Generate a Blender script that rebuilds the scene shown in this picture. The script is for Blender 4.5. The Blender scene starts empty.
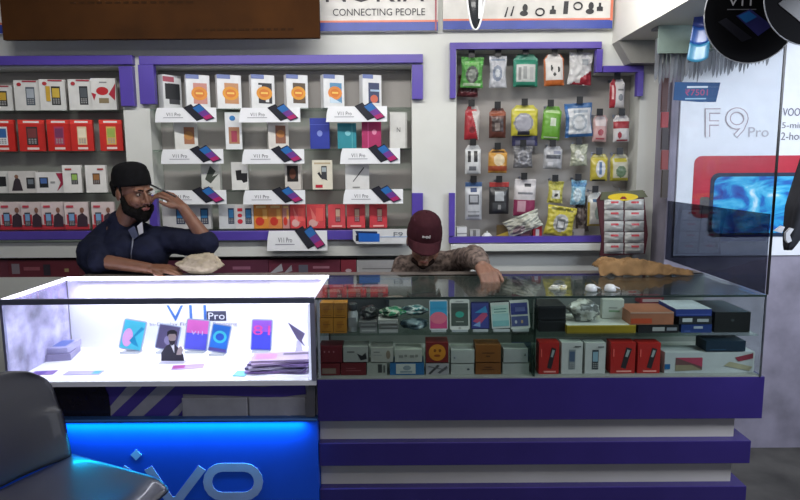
import bpy, bmesh, math, random
from mathutils import Vector, Matrix, Euler, noise
random.seed(7)
C = bpy.context.scene.collection
R = math.radians
# ------------------------------------------------------------------ camera
F, PITCH, ROLL, YAW, CZ = 620.0, 7.7, 0.38, 0.0, 1.58
cam_d = bpy.data.cameras.new('camera'); cam = bpy.data.objects.new('camera', cam_d); C.objects.link(cam)
cam_d.sensor_width = 36; cam_d.lens = F/800*36; cam_d.clip_start = .05
cam.location = (0, 0, CZ)
RM = Matrix.Rotation(R(-YAW), 3, 'Z') @ Matrix.Rotation(R(90-PITCH), 3, 'X') @ Matrix.Rotation(R(-ROLL), 3, 'Z')
cam.rotation_euler = RM.to_euler()
bpy.context.scene.camera = cam
# ------------------------------------------------------------------ light, world, exposure
vs = bpy.context.scene.view_settings
bpy.context.scene.display_settings.display_device = 'sRGB'
vs.view_transform = 'Standard'; vs.look = 'None'; vs.gamma = 1; vs.use_curve_mapping = False; vs.exposure = 0.0
w = bpy.data.worlds.new('world'); bpy.context.scene.world = w; w.use_nodes = True
w.node_tree.nodes['Background'].inputs[0].default_value = (.72, .78, 1, 1)
w.node_tree.nodes['Background'].inputs[1].default_value = .21
def area(name, loc, rot, sx, sy, power, col, spread=None):
    l = bpy.data.lights.new(name, 'AREA'); l.shape = 'RECTANGLE'; l.size = sx; l.size_y = sy; l.energy = power; l.color = col
    if spread: l.spread = R(spread)
    o = bpy.data.objects.new(name, l); o.location = loc; o.rotation_euler = [R(a) for a in rot]; C.objects.link(o); return o
area('ceiling_tube_light', (-.45, 2.2, 2.64), (42, 0, 0), 2.6, .12, 30, (1, .98, .95))
area('front_fill_light', (-.2, .6, 2.6), (52, 0, 0), 1.6, .12, 6, (1, .98, .96))  # fill light added from the front, no lamp known there
area('side_tube_light', (1.15, 2.75, 2.5), (20, 0, 0), .5, .15, 4, (1, .98, .95))
area('poster_fill_light', (2.5, 1.3, 2.3), (58, 0, 18), 1.2, .9, 33, (.84, .9, 1), 120)  # unseen cool area light added to whiten the poster
area('bulkhead_fill_light', (.35, 2.6, 2.55), (0, -100, 0), .5, .3, 9, (1, .98, .95), 120)  # side fill added to brighten the bulkhead face, no fixture there
# showcase LED lamps (lamp strips are built with the counter)
area('showcase_led_front', (-.93, 2.44, 1.035), (-12, 0, 0), 1.15, .02, 2.9, (.86, .84, 1))
area('showcase_led_back', (-.93, 2.80, 1.035), (12, 0, 0), 1.15, .02, 3.0, (.86, .84, 1))
area('lightbox_led', (-.88, 2.358, .562), (6, 0, 0), .98, .012, 4.5, (0, .55, 1))

# ------------------------------------------------------------------ helpers
def ray(px, py):
    return RM @ Vector((px-400, 250-py, -F))
def at(px, py, Y):
    d = ray(px, py); return Vector((0, 0, CZ)) + d*(Y/d.y)
def atz(px, py, Z):
    d = ray(px, py); return Vector((0, 0, CZ)) + d*((Z-CZ)/d.z)
def atx(px, py, X):
    d = ray(px, py); return Vector((0, 0, CZ)) + d*(X/d.x)
def lin(h):
    if isinstance(h, str):
        h = h.lstrip('#'); h = h if len(h) == 6 else ''.join(x*2 for x in h); c = [int(h[i:i+2], 16)/255 for i in (0, 2, 4)]
    else: c = h
    return [x/12.92 if x <= .04045 else ((x+.055)/1.055)**2.4 for x in c] + [1]
MC = {}
def mat(h, rough=.5, metal=0, emit=0, noise_amt=.06, scale=14, bump=0, name=None, coat=0):
    key = (h if isinstance(h, str) else tuple(h), rough, metal, emit, noise_amt, scale, bump, coat)
    if key in MC: return MC[key]
    m = bpy.data.materials.new(name or 'surface'); m.use_nodes = True
    nt = m.node_tree; b = nt.nodes['Principled BSDF']; c = lin(h)
    b.inputs['Roughness'].default_value = rough; b.inputs['Metallic'].default_value = metal
    if rough >= .8: b.inputs['Specular IOR Level'].default_value = .15
    if coat: b.inputs['Coat Weight'].default_value = coat
    tc = nt.nodes.new('ShaderNodeTexCoord'); n = nt.nodes.new('ShaderNodeTexNoise'); n.inputs['Scale'].default_value = scale
    n.inputs['Detail'].default_value = 4
    nt.links.new(tc.outputs['Object'], n.inputs['Vector'])
    r = nt.nodes.new('ShaderNodeValToRGB')
    r.color_ramp.elements[0].position = .3; r.color_ramp.elements[1].position = .7
    r.color_ramp.elements[0].color = [max(0, x*(1-noise_amt*2)) for x in c[:3]]+[1]
    r.color_ramp.elements[1].color = [min(1, x*(1+noise_amt)) for x in c[:3]]+[1]
    nt.links.new(n.outputs['Fac'], r.inputs['Fac']); nt.links.new(r.outputs['Color'], b.inputs['Base Color'])
    if emit:
        b.inputs['Emission Color'].default_value = c; b.inputs['Emission Strength'].default_value = emit
    if bump:
        bp = nt.nodes.new('ShaderNodeBump'); bp.inputs['Strength'].default_value = bump; bp.inputs['Distance'].default_value = .01
        nt.links.new(n.outputs['Fac'], bp.inputs['Height']); nt.links.new(bp.outputs['Normal'], b.inputs['Normal'])
    MC[key] = m; return m
def glass(name, tint='ffffff', refl=1.0, ior=1.45):
    m = bpy.data.materials.new(name); m.use_nodes = True; nt = m.node_tree; nt.nodes.clear()
    o = nt.nodes.new('ShaderNodeOutputMaterial'); t = nt.nodes.new('ShaderNodeBsdfTransparent'); g = nt.nodes.new('ShaderNodeBsdfGlossy')
    g.inputs['Roughness'].default_value = .02; t.inputs[0].default_value = lin(tint)
    f0 = nt.nodes.new('ShaderNodeLayerWeight'); f0.inputs[0].default_value = .5
    f1 = nt.nodes.new('ShaderNodeMath'); f1.operation = 'POWER'; f1.inputs[1].default_value = 5; nt.links.new(f0.outputs['Facing'], f1.inputs[0])
    f = nt.nodes.new('ShaderNodeMath'); f.operation = 'MULTIPLY_ADD'; f.inputs[1].default_value = .9; f.inputs[2].default_value = .035; nt.links.new(f1.outputs[0], f.inputs[0])
    mm = nt.nodes.new('ShaderNodeMath'); mm.operation = 'MULTIPLY'; mm.inputs[1].default_value = refl; mm.use_clamp = True
    x = nt.nodes.new('ShaderNodeMixShader')
    nt.links.new(f.outputs[0], mm.inputs[0]); nt.links.new(mm.outputs[0], x.inputs[0])
    nt.links.new(t.outputs[0], x.inputs[1]); nt.links.new(g.outputs[0], x.inputs[2]); nt.links.new(x.outputs[0], o.inputs[0])
    return m
GL = glass('clear_glass', 'f6faf8', .6)
GTOP = glass('counter_top_glass', 'eef4f2', .9)
GSH = glass('shelf_glass', 'eaf2ee', .7)
REFL_TINT = glass('reflection_tint', 'a0a3ac', .5)  # grey tint imitates a dark reflection in the partition
PART = glass('partition_glass', 'f4f6f8', .35)

_tc = {}
def text_geo(s):
    if s in _tc: return _tc[s]
    cu = bpy.data.curves.new('t', 'FONT'); cu.body = s; cu.resolution_u = 3
    o = bpy.data.objects.new('t', cu); C.objects.link(o)
    dg = bpy.context.evaluated_depsgraph_get(); me = bpy.data.meshes.new_from_object(o.evaluated_get(dg))
    vsn = [v.co.copy() for v in me.vertices]; fs = [list(p.vertices) for p in me.polygons]
    bpy.data.objects.remove(o); bpy.data.curves.remove(cu); bpy.data.meshes.remove(me)
    if vsn:
        x0 = min(v.x for v in vsn); x1 = max(v.x for v in vsn); y0 = min(v.y for v in vsn); y1 = max(v.y for v in vsn)
        vsn = [((v.x-x0)/(x1-x0), (v.y-y0)/(y1-y0)) for v in vsn]
    _tc[s] = (vsn, fs); return _tc[s]

def ribbon(b, p, w_, m, closed=False, th=(0, .003, 0)):
    n = len(p); nr = []
    for i in range(n):
        d0 = (p[i]-p[i-1]).normalized() if (i or closed) else None; d1 = (p[(i+1) % n]-p[i]).normalized() if (i < n-1 or closed) else None
        d0 = d0 or d1; d1 = d1 or d0; n0 = Vector((-d0.z, 0, d0.x)); n1 = Vector((-d1.z, 0, d1.x)); mm = (n0+n1).normalized(); nr.append(mm*(w_/2/max(.5, mm.dot(n0))))
    v = [q+s_ for q, k in zip(p, nr) for s_ in (k, -k)]; v += [q+Vector(th) for q in v]; o = 2*n; fs = []
    for i in range(n if closed else n-1):
        a, c, j = 2*i, 2*i+1, (i+1) % n; e, f = 2*j, 2*j+1
        fs += [(a, c, f, e), (a+o, e+o, f+o, c+o), (a, e, e+o, a+o), (c, c+o, f+o, f)]
    if not closed: fs += [(0, o, o+1, 1), (2*n-2, 2*n-1, o+2*n-1, o+2*n-2)]
    b.add(v, fs, m)
class MB:
    def __init__(s): s.v = []; s.f = []; s.mi = []; s.m = []; s.smooth = []
    def mid(s, m):
        if m not in s.m: s.m.append(m)
        return s.m.index(m)
    def add(s, vs_, fs, m, sm=False):
        o = len(s.v); s.v += [Vector(v) for v in vs_]; k = s.mid(m)
        for f in fs: s.f.append([i+o for i in f]); s.mi.append(k); s.smooth.append(sm)
        return s
    def box(s, x0, x1, y0, y1, z0, z1, m):
        v = [(x0,y0,z0),(x1,y0,z0),(x1,y1,z0),(x0,y1,z0),(x0,y0,z1),(x1,y0,z1),(x1,y1,z1),(x0,y1,z1)]
        return s.add(v, [(0,3,2,1),(4,5,6,7),(0,1,5,4),(1,2,6,5),(2,3,7,6),(3,0,4,7)], m)
    def hexa(s, p, m):   # 8 points, bottom 4 then top 4
        return s.add(p, [(0,3,2,1),(4,5,6,7),(0,1,5,4),(1,2,6,5),(2,3,7,6),(3,0,4,7)], m)
    def prism(s, pts, off, m, sm=False):   # polygon pts (3d) extruded by off
        n = len(pts); off = Vector(off); v = [Vector(p) for p in pts]+[Vector(p)+off for p in pts]
        fs = [tuple(range(n)), tuple(range(2*n-1, n-1, -1))]+[(i, i+n, (i+1) % n+n, (i+1) % n) for i in range(n)]
        return s.add(v, fs, m, sm)
    def tube(s, pts, r, m, n=10, caps=True):
        pts = [Vector(p) for p in pts]; rs = r if isinstance(r, (list, tuple)) else [r]*len(pts)
        v = []; fs = []
        for i, p in enumerate(pts):
            d = (pts[min(i+1, len(pts)-1)]-pts[max(i-1, 0)]).normalized()
            a = d.cross(Vector((0,0,1)))
            if a.length < .05: a = d.cross(Vector((1,0,0)))
            a.normalize(); b = d.cross(a)
            for k in range(n):
                t = 2*math.pi*k/n; v.append(p+a*math.cos(t)*rs[i]+b*math.sin(t)*rs[i])
        for i in range(len(pts)-1):
            for k in range(n):
                fs.append((i*n+k, i*n+(k+1) % n, (i+1)*n+(k+1) % n, (i+1)*n+k))
        if caps: fs += [tuple(range(n-1, -1, -1)), tuple(range((len(pts)-1)*n, len(pts)*n))]
        return s.add(v, fs, m, True)
    def lathe(s, prof, m, c=(0,0,0), n=20):
        v = []; fs = []; c = Vector(c)
        for (r, z) in prof:
            for k in range(n):
                t = 2*math.pi*k/n; v.append(c+Vector((r*math.cos(t), r*math.sin(t), z)))
        for i in range(len(prof)-1):
            for k in range(n): fs.append((i*n+k, i*n+(k+1) % n, (i+1)*n+(k+1) % n, (i+1)*n+k))
        fs += [tuple(range(n-1, -1, -1)), tuple(range((len(prof)-1)*n, len(prof)*n))]
        return s.add(v, fs, m, True)
    def text(s, t, O, U, V, m, off=(0,0,0)):  # O lower-left, U width vector, V height vector
        vs_, fs = text_geo(t); O = Vector(O)+Vector(off); U = Vector(U); V = Vector(V)
        return s.add([O+U*a+V*b for a, b in vs_], fs, m)
    def rounded(s, O, U, V, N, m, rad=.15, thick=.008):   # rounded slab
        pts = []; O = Vector(O); U = Vector(U); V = Vector(V); N = Vector(N)
        w_, h_ = U.length, V.length; r = rad*min(w_, h_); u = U/w_; v = V/h_
        for cx, cy, a0 in ((w_-r, h_-r, 0), (r, h_-r, 90), (r, r, 180), (w_-r, r, 270)):
            for k in range(5):
                a = R(a0+k*22.5); pts.append(O+u*(cx+r*math.cos(a))+v*(cy+r*math.sin(a)))
        return s.prism(pts, N*thick, m)
    def build(s, name, parent=None, origin=None, bevel=0, rot=0):
        if origin is None:
            if parent is not None: origin = Vector((0,0,0))
            else:
                xs = [v.x for v in s.v]; ys = [v.y for v in s.v]; zs = [v.z for v in s.v]
                origin = Vector(((min(xs)+max(xs))/2, (min(ys)+max(ys))/2, min(zs)))
        me = bpy.data.meshes.new(name); me.from_pydata([v-Vector(origin) for v in s.v], [], s.f)
        for m in s.m: me.materials.append(m)
        me.polygons.foreach_set('material_index', s.mi); me.polygons.foreach_set('use_smooth', s.smooth); me.update()
        o = bpy.data.objects.new(name, me); C.objects.link(o)
        if parent is not None:
            o.parent = parent
            o.location = Vector(origin)-(WL.get(parent.name, Vector((0,0,0)))) if not parent.get('_local') else Vector(origin)
            WL[o.name] = Vector(origin)
        else: o.location = origin; WL[o.name] = Vector(origin)
        if bevel:
            b = o.modifiers.new('bevel', 'BEVEL'); b.width = bevel; b.segments = 2; b.limit_method = 'ANGLE'
        return o
WL = {}
def tag(o, label, cat, group=None, kind=None):
    if label: o['label'] = label
    if cat: o['category'] = cat
    if group: o['group'] = group
    if kind: o['kind'] = kind
    return o
def thing(name, loc, label, cat, group=None):
    o = bpy.data.objects.new(name, None); o.empty_display_size = .05; C.objects.link(o); o.location = loc; WL[o.name] = Vector(loc)
    return tag(o, label, cat, group)
def struct(o): o['kind'] = 'structure'; return o
# children built in world coordinates: parent is never rotated
WHITE = 'dcdcd8'
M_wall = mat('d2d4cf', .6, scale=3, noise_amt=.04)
M_grey = mat('a19d99', .6, scale=4, noise_amt=.05)
M_purp = mat('5342a0', .35, scale=6, noise_amt=.05)
M_purpf = mat('352a70', .25, scale=6, noise_amt=.05)
M_blk = mat('121214', .4)
M_alu = mat('8a8e98', .3, .9)

# ------------------------------------------------------------------ structure
YW, YB, YF = 3.48, 3.64, 3.445
XS = 1.42
b = MB(); b.box(-4, 4.5, -2, 5, -.05, 0, mat('55534f', .55, scale=5, noise_amt=.25, bump=.1)); struct(b.build('floor'))
b = MB(); b.box(-4, 4.5, -2, 5, 2.75, 2.8, mat('c9c9c4', .7)); struct(b.build('ceiling'))
def px2(x0, y0, x1, y1, Y):
    a = at(x0, y1, Y); c = at(x1, y0, Y); return a.x, c.x, a.z, c.z
def X_(px, Y=YW): return at(px, 166, Y).x
def Z_(py, Y=YW, px=300): return at(px, py, Y).z
xL = -3.2
xl1 = X_(127); xm0 = X_(153); xm1 = X_(412); xt0 = X_(456); xt1 = X_(597); xt2 = X_(637)
zt = Z_(66); ztt = Z_(49, px=520); zts = Z_(72, px=620); zb = Z_(241); zb3 = Z_(243, px=520); zn = Z_(256)
b = MB()
b.box(xL, xt0, YW, YB, zt, 2.75, M_wall)
b.box(xt0, xt1, YW, YB, ztt, 2.75, M_wall); b.box(xt1, xt2, YW, YB, zts, 2.75, M_wall)
b.box(xl1, xm0, YW, YB, zn, zt, M_wall); b.box(xm1, xt0, YW, YB, 0, zt, M_wall); b.box(xt2, XS, YW, YB, 0, 2.75, M_wall)
b.box(xL, xl1, YW, YB, zn, zb, M_wall); b.box(xm0, xm1, YW, YB, zn, zb, M_wall)
b.box(xt0, xt2, YW+.03, YB, 0, zb3, M_wall)
b.box(xL, xm1, YW, YB, 0, Z_(276), M_wall)
b.box(xL, XS, YB, YB+.08, 0, 2.75, M_wall)
struct(b.build('wall_back'))
b = MB(); b.box(xt0-.03, xt2+.03, YW-.05, YW+.03, Z_(250, px=520), zb3, M_wall); struct(b.build('trim_1', bevel=.003))
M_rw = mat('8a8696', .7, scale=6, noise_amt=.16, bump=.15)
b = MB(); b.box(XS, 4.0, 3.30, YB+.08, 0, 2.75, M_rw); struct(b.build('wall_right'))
b = MB(); b.box(-3.3, -3.2, -1, YB+.08, 0, 2.75, M_wall); struct(b.build('wall_left'))
b = MB(); 
p0 = at(612, 44, YW); zc = p0.z; xc = p0.x
b.hexa([(xc,YW,zc),(xc,1.7,zc),(xc+.9,1.7,zc),(xc+.9,YW,zc),(xc,YW,2.75),(xc,1.7,2.75),(xc+.9,1.7,2.75),(xc+.9,YW,2.75)], mat('d8d6d0', .6, scale=3, noise_amt=.03))
struct(b.build('trim_2'))
b = MB()
q = at(624, 66, YW)
b.prism([(xc, YW-.1, zc), (q.x, YW-.1, q.z), (XS+.02, YW-.1, q.z), (XS+.02, YW-.1, zc)], (0, .1, 0), mat('8f8e8a', .6))
struct(b.build('trim_3'))

# ------------------------------------------------------------------ wall display niches
def niche(name, label, px0, px1, py0, py1, trims, shelves, xa, xb, za, zbb):
    cx = (xa+xb)/2
    t = thing(name, (cx, YB, zbb), label, 'display shelves')
    b = MB(); b.box(xa+.002, xb-.002, YB-.012, YB-.002, zbb+.002, za-.002, M_grey); b.build('back_panel', t)
    for tr in trims:
        nm, rects = tr; b = MB()
        for (x0, y0, x1, y1) in rects:
            a = at(x0, y1, YF); c = at(x1, y0, YF); b.box(a.x, c.x, YF, YW+.004, a.z, c.z, M_purp)
        b.build(nm, t, bevel=.002)
    for py in shelves:
        z = at((px0+px1)/2, py, YW).z
        b = MB(); b.box(xa+.003, xb-.003, YW+.0, YB-.015, z-.007, z, GSH); b.build('shelf', t)
    return t
n1 = niche('wall_display', 'purple-trimmed wall niche of phone boxes at the far left behind the bearded man', 0, 121, 66, 241,
    [('upper_trim', [(-140, 55, 132, 66), (121, 66, 132, 106)]), ('lower_trim', [(-140, 231, 127, 241)])], [110, 151, 193, 230], xL+.001, xl1, zt, zb)
n2 = niche('wall_display', 'wide purple-trimmed central wall niche with glass shelves and white promo cards', 153, 412, 66, 241,
    [('upper_trim', [(139, 54, 423, 64.5), (140, 64.5, 153, 104), (412, 64.5, 423, 99)]), ('lower_trim', [(150, 230, 423, 241), (412, 193, 423, 230), (150, 195, 156, 230)])],
    [108, 149, 190, 229], xm0, xm1, zt, zb)
n3 = thing('wall_display', ((xt0+xt2)/2, YB, zb3), 'purple-trimmed stepped wall niche with hanging packs on black hooks at the right', 'display shelves')
b = MB(); b.box(xt0+.002, xt1, YB-.012, YB-.002, zb3+.002, ztt-.002, M_grey); b.box(xt1, xt2-.002, YB-.012, YB-.002, zb3+.002, zts-.002, M_grey); b.build('back_panel', n3)
b = MB()
for (x0, y0, x1, y1) in [(450, 41.5, 602, 49), (450, 49, 456, 98), (596, 49, 603, 72), (603, 65.5, 644, 72), (637, 72, 644, 96)]:
    a = at(x0, y1, YF); c = at(x1, y0, YF); b.box(a.x, c.x, YF, YW+.004, a.z, c.z, M_purp)
b.build('upper_trim', n3)
b = MB()
for (x0, y0, x1, y1) in [(449, 193, 455, 236), (449, 236, 605, 243)]:
    a = at(x0, y1, YF); c = at(x1, y0, YF); b.box(a.x, c.x, YF, YW+.004, a.z, c.z, M_purp)
b.build('lower_trim', n3)

# ------------------------------------------------------------------ boxes
def prints(b, w_, h_, pr, y=0.0, x0=None):
    """flat artwork on the front face (local: x -w/2..w/2, z 0..h, facing -Y)"""
    k = 0
    for p in pr:
        k += 1; yy = y-.0005-.00035*k
        X = lambda u: (u-.5)*w_; Z = lambda v: v*h_
        if p[0] == 'r':
            _, a, c, d, e, col = p
            b.add([(X(a),yy,Z(c)),(X(d),yy,Z(c)),(X(d),yy,Z(e)),(X(a),yy,Z(e))], [(0,1,2,3)], mat(col, .45))
        elif p[0] == 'e':
            _, cx, cz, rx, rz_, col = p
            b.add([(X(cx)+rx*w_*math.cos(2*math.pi*i/20), yy, Z(cz)+rz_*h_*math.sin(2*math.pi*i/20)) for i in range(20)], [tuple(range(20))], mat(col, .45))
        elif p[0] == 'p':
            b.add([(X(u), yy, Z(v)) for u, v in p[1]], [tuple(range(len(p[1])))], mat(p[2], .4))
        elif p[0] == 't':
            _, s_, a, c, d, e, col = p
            b.text(s_, (X(a), yy, Z(c)), (X(d)-X(a), 0, 0), (0, 0, Z(e)-Z(c)), mat(col, .45))
def pack(name, x0, y0, x1, y1, Y, d, base, pr, label, cat='box', group=None, rot=0, side=None, rough=.45, zfix=None, bevel=0):
    a = at(x0, y1, Y); c = at(x1, y0, Y); W = c.x-a.x; h = c.z-a.z; ra = R(rot)
    zb_ = a.z if zfix is None else zfix
    h = c.z-zb_
    w_ = (W-d*abs(math.sin(ra)))/math.cos(ra)
    b = MB(); m = mat(base, rough)
    b.box(-w_/2, w_/2, 0, d, 0, h, m)
    prints(b, w_, h, pr)
    if side:   # artwork on the left side face
        for (u0, v0, u1, v1, col) in side:
            b.add([(-w_/2-.0006, d*(1-u0), h*v0), (-w_/2-.0006, d*(1-u1), h*v0), (-w_/2-.0006, d*(1-u1), h*v1), (-w_/2-.0006, d*(1-u0), h*v1)], [(0,1,2,3)], mat(col, .45))
    o = b.build(name, origin=(0, 0, 0))
    if rot >= 0: ox = a.x+d*math.sin(ra)+w_/2*math.cos(ra); oy = Y+w_/2*math.sin(ra)
    else: ox = a.x+w_/2*math.cos(ra); oy = Y-w_/2*math.sin(ra)
    o.location = (ox, oy, zb_); o.rotation_euler.z = ra
    return tag(o, label, cat, group)
def phone_pr(x0, y0, x1, y1, body, scr):
    return [('r', x0, y0, x1, y1, body), ('r', x0+.1*(x1-x0), y0+.4*(y1-y0), x1-.1*(x1-x0), y1-.1*(y1-y0), scr)] + \
        [('r', x0+(.15+.27*i)*(x1-x0), y0+(.08+.1*j)*(y1-y0), x0+(.33+.27*i)*(x1-x0), y0+(.14+.1*j)*(y1-y0), 'a0a0a0') for i in range(3) for j in range(3)]
def zs(py, px=270): return at(px, py, YW).z+.0005
ORD = ['first', 'second', 'third', 'fourth', 'fifth', 'sixth', 'seventh', 'eighth', 'ninth', 'tenth', 'eleventh', 'twelfth']
YI = 3.505
# left niche, row 1
z = zs(110, 60)
for i, (x0, x1, y0, body, scr, nm) in enumerate([(-14, 9, 85, '2a2a2a', 'c8a23a', 'cropped by the photo edge'), (15, 37, 80, '55606a', 'aab2ba', 'with grey keypad phone'),
        (40, 62, 79, '1c1c1c', 'd0b040', 'with black and yellow phones'), (69, 90, 79, '26282c', '50565c', 'with plain black phone')]):
    pr = phone_pr(.45, .18, .8, .78, body, scr) + [('e', .22, .86, .09, .06, 'b03038'), ('r', .35, .94, .9, .985, 'a83040')]
    if i == 2: pr.append(('r', .25, .3, .42, .78, 'c8a030'))
    pack('phone_box', x0, y0, x1, 109, YI, .026, WHITE, pr, f'white phone box {nm}, {ORD[i]} on far left top shelf', group='white boxes on the far left top shelf', rot=[9,7,11,8][i], zfix=z)
pack('phone_box', 92, 78, 114, 109, YI, .028, WHITE, [('e', .45, .6, .25, .13, 'c02028'), ('p', [(.7,.5),(1,.85),(.95,.3)], 'b02238'), ('p', [(0,.55),(.2,.5),(.1,.3)], 'b02238'), ('r', .3, .22, .7, .38, '8a7a5a'), ('r', .35, .85, .65, .89, '888')],
     'white box with a red bow picture, rightmost on far left top shelf', rot=5, zfix=z)
# row 2 red boxes
z = zs(151, 60)
for i, (x0, x1, ph, sc) in enumerate([(-10, 11, 'e8e8e8', '3a6aa8'), (19, 41, '3a3030', '7a3a3a'), (48, 68, 'b04060', '7a3a60'), (71, 90, 'e0c8a0', 'f0e4c8'), (100, 120, 'd8b060', '9ab050')]):
    pr = [('r', .0, .86, 1, 1, 'e23a30'), ('r', .2, .9, .8, .96, 'f2e4e0')] + phone_pr(.3, .2, .72, .78, ph, sc)+[('r', .3, .05, .75, .12, 'f0d8d0')]
    pack('phone_box', x0, 119.5, x1, 150, YI, .026, 'c8261e', pr, 'red box with %s, %s on far left second shelf' % (['white phone picture','dark phone picture','pink phone picture','cream phone picture','gold and green phone picture'][i], ORD[i]), group='red boxes on the far left second shelf', rot=[9,12,7,11,8][i], zfix=z)
# row 3
z = zs(193, 60)
r3 = [(-16, 7, 171, WHITE, [('r', .5, .3, .85, .75, '202024')], 'white box cropped by the photo edge'),
      (9, 34, 171, 'd6d2ce', [('p', [(.1,.1),(.2,.55),(.3,.75),(.42,.6),(.5,.1)], '3a3038'), ('e', .3, .75, .07, .09, '8a6450'), ('r', .65, .2, .95, .7, '303034'), ('r', .7, .4, .9, .62, '707880')], 'white box printed with dark-clothed person and phone'),
      (36, 62, 172, 'e0dedc', [('r', .12, .25, .42, .75, '202428'), ('r', .16, .45, .38, .7, '4a6aa8'), ('p', [(.7,.05),(1,.5),(1,.95),(.7,.95),(.85,.5)], 'a82848'), ('r', .5, .45, .66, .55, '909090')], 'white and crimson box with a small black phone picture'),
      (63, 79, 165, 'e4e2de', phone_pr(.45, .3, .8, .7, '1c1c20', '9ac060')+[('r', .15, .82, .5, .88, 'b04040')], 'tall white box with a green screen phone picture'),
      (86, 104, 165, 'e4e2de', phone_pr(.35, .3, .7, .7, '4a3024', 'a07040')+[('r', .6, .82, .9, .88, 'b04040')], 'tall white box with a brown phone picture')]
for i, (x0, x1, y0, c_, pr, l) in enumerate(r3):
    pack('phone_box', x0, y0, x1, 192, YI, .028, c_, pr, l+f', {ORD[i]} on far left third shelf', rot=[8,5,9,10,7][i], zfix=z)
# row 4
z = zs(230, 60)
for i, (x0, x1) in enumerate([(-22, -1), (0, 20), (22, 40), (42, 61), (65, 86), (92, 112)]):
    pr = [('r', 0, 0, 1, .18, 'b8303a'), ('r', .08, .2, .5, .55, 'b82c38')] + phone_pr(.15, .12, .42, .62, '2a2c34', '7aa0c8') + \
         [('p', [(.5,.1),(.55,.5),(.75,.6),(.95,.45),(.95,.1)], '3a2a34'), ('e', .74, .7, .09, .1, '8a5e4c'), ('r', .1, .8, .4, .88, 'c04050')]
    pack('phone_box', x0, 202, x1, 229, YI, .03, 'd8c8c6', pr, ['red and white box cropped by the photo edge', 'red and white person-printed box, leftmost whole one', 'red and white person-printed box, second whole one', 'red and white person-printed box, third whole one', 'red and white person-printed box, fourth whole one', 'red and white box beside the bearded person\'s shoulder'][i]+' on far left bottom shelf', group='red and white boxes on the far left bottom shelf', rot=[8,11,7,12,9,10][i], zfix=z)

# middle niche: row 1 angled smartphone boxes
z = zs(108)
for i, (x0, x1, disc, art) in enumerate([(157, 175, None, '4a4a50'), (183, 206, 'e0902c', 'c88a80'), (214, 238, 'e09a2c', 'c08a60'), (248, 272, 'e0962c', '24242c'), (283, 306, 'e09a2c', '5a4a3a'), (320, 343, 'e08a3c', '5a90b8'), (359, 381, None, '3a4468')]):
    pr = [('r', .3, .16, .88, .76, art)]
    if art == '24242c': pr += [('r', .3, .4, .45, .7, 'd8d8d8'), ('r', .6, .2, .75, .4, 'd8d8d8')]
    if disc: pr += [('e', .55, .46, .34, .2, disc), ('e', .55, .46, .22, .12, 'd87820'), ('r', .4, .44, .7, .49, 'f0c860')]
    if i == 6: pr += [('e', .6, .28, .2, .12, 'd06a50'), ('r', .4, .5, .9, .56, 'b0c8e0')]
    if i == 5: pr += [('p', [(.3,.16),(.88,.16),(.3,.35)], 'c8dcec')]
    pr += [('r', .0, .88, .55, 1, '6a7ab0')] if i else [('r', .1, .3, .9, .75, '303236'), ('r', .0, .8, .6, .95, 'b05a6a')]
    pack('phone_box', x0, 74, x1, 107.5, YI, .05, 'e2e4e6', pr,
         ['white box seen side on', 'white box with orange disc over pinkish picture', 'white box with orange disc over tan picture', 'white box with orange disc on black', 'white box with low orange disc over brown picture', 'white box with orange disc over blue swoosh picture', 'white box with dark blue picture and small red dot'][i] + f', {ORD[i]} on central top shelf', group='angled smartphone boxes on the top shelf', rot=[52,26,26,26,26,26,26][i], zfix=z)
# row 2
z = zs(149)
row2 = [(172, 194, 121, 'd8d8d4', [('r', .4, .2, .85, .8, 'a06848'), ('e', .6, .5, .2, .15, 'b88040')], 'white box with a brown and gold picture', 25),
        (224, 240, 112, 'dfe2e4', [('r', .2, .15, .85, .6, 'a87858'), ('e', .45, .84, .18, .07, '2a7ab8'), ('r', .35, .2, .7, .5, 'a03850')], 'tall white box with a blue logo dot and a reddish picture', 15),
        (266, 287, 121, 'd8d4cf', [('r', .35, .2, .85, .85, '8a5a48'), ('e', .6, .55, .2, .14, 'b87840')], 'white box with a dark brown picture', 20),
        (310, 329, 118, '28389a', [('r', 0, .78, 1, .8, '5060c0'), ('e', .5, .5, .14, .1, '8090d8')], 'deep blue cloth-textured box', 3),
        (337, 356, 123, '2a8a98', [('e', .55, .6, .15, .1, '80c8d0'), ('r', .75, 0, .8, 1, '50a8b0')], 'teal box', 6),
        (362, 381, 121, 'a82a60', [('e', .65, .6, .12, .1, 'e08aac'), ('r', .3, 0, .36, 1, 'c8508a')], 'magenta box', 0),
        (389, 407, 112, 'd4d4d0', [('t', 'N', .4, .45, .6, .58, '606060'), ('r', .9, 0, 1, 1, 'b0b0ac')], 'tall pale grey box with a small letter', 8)]
for i, (x0, x1, y0, c_, pr, l, ro) in enumerate(row2):
    pack('phone_box', x0, y0, x1, 149, YI, .045, c_, pr, l+' on central second shelf', rot=ro, zfix=z)
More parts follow.
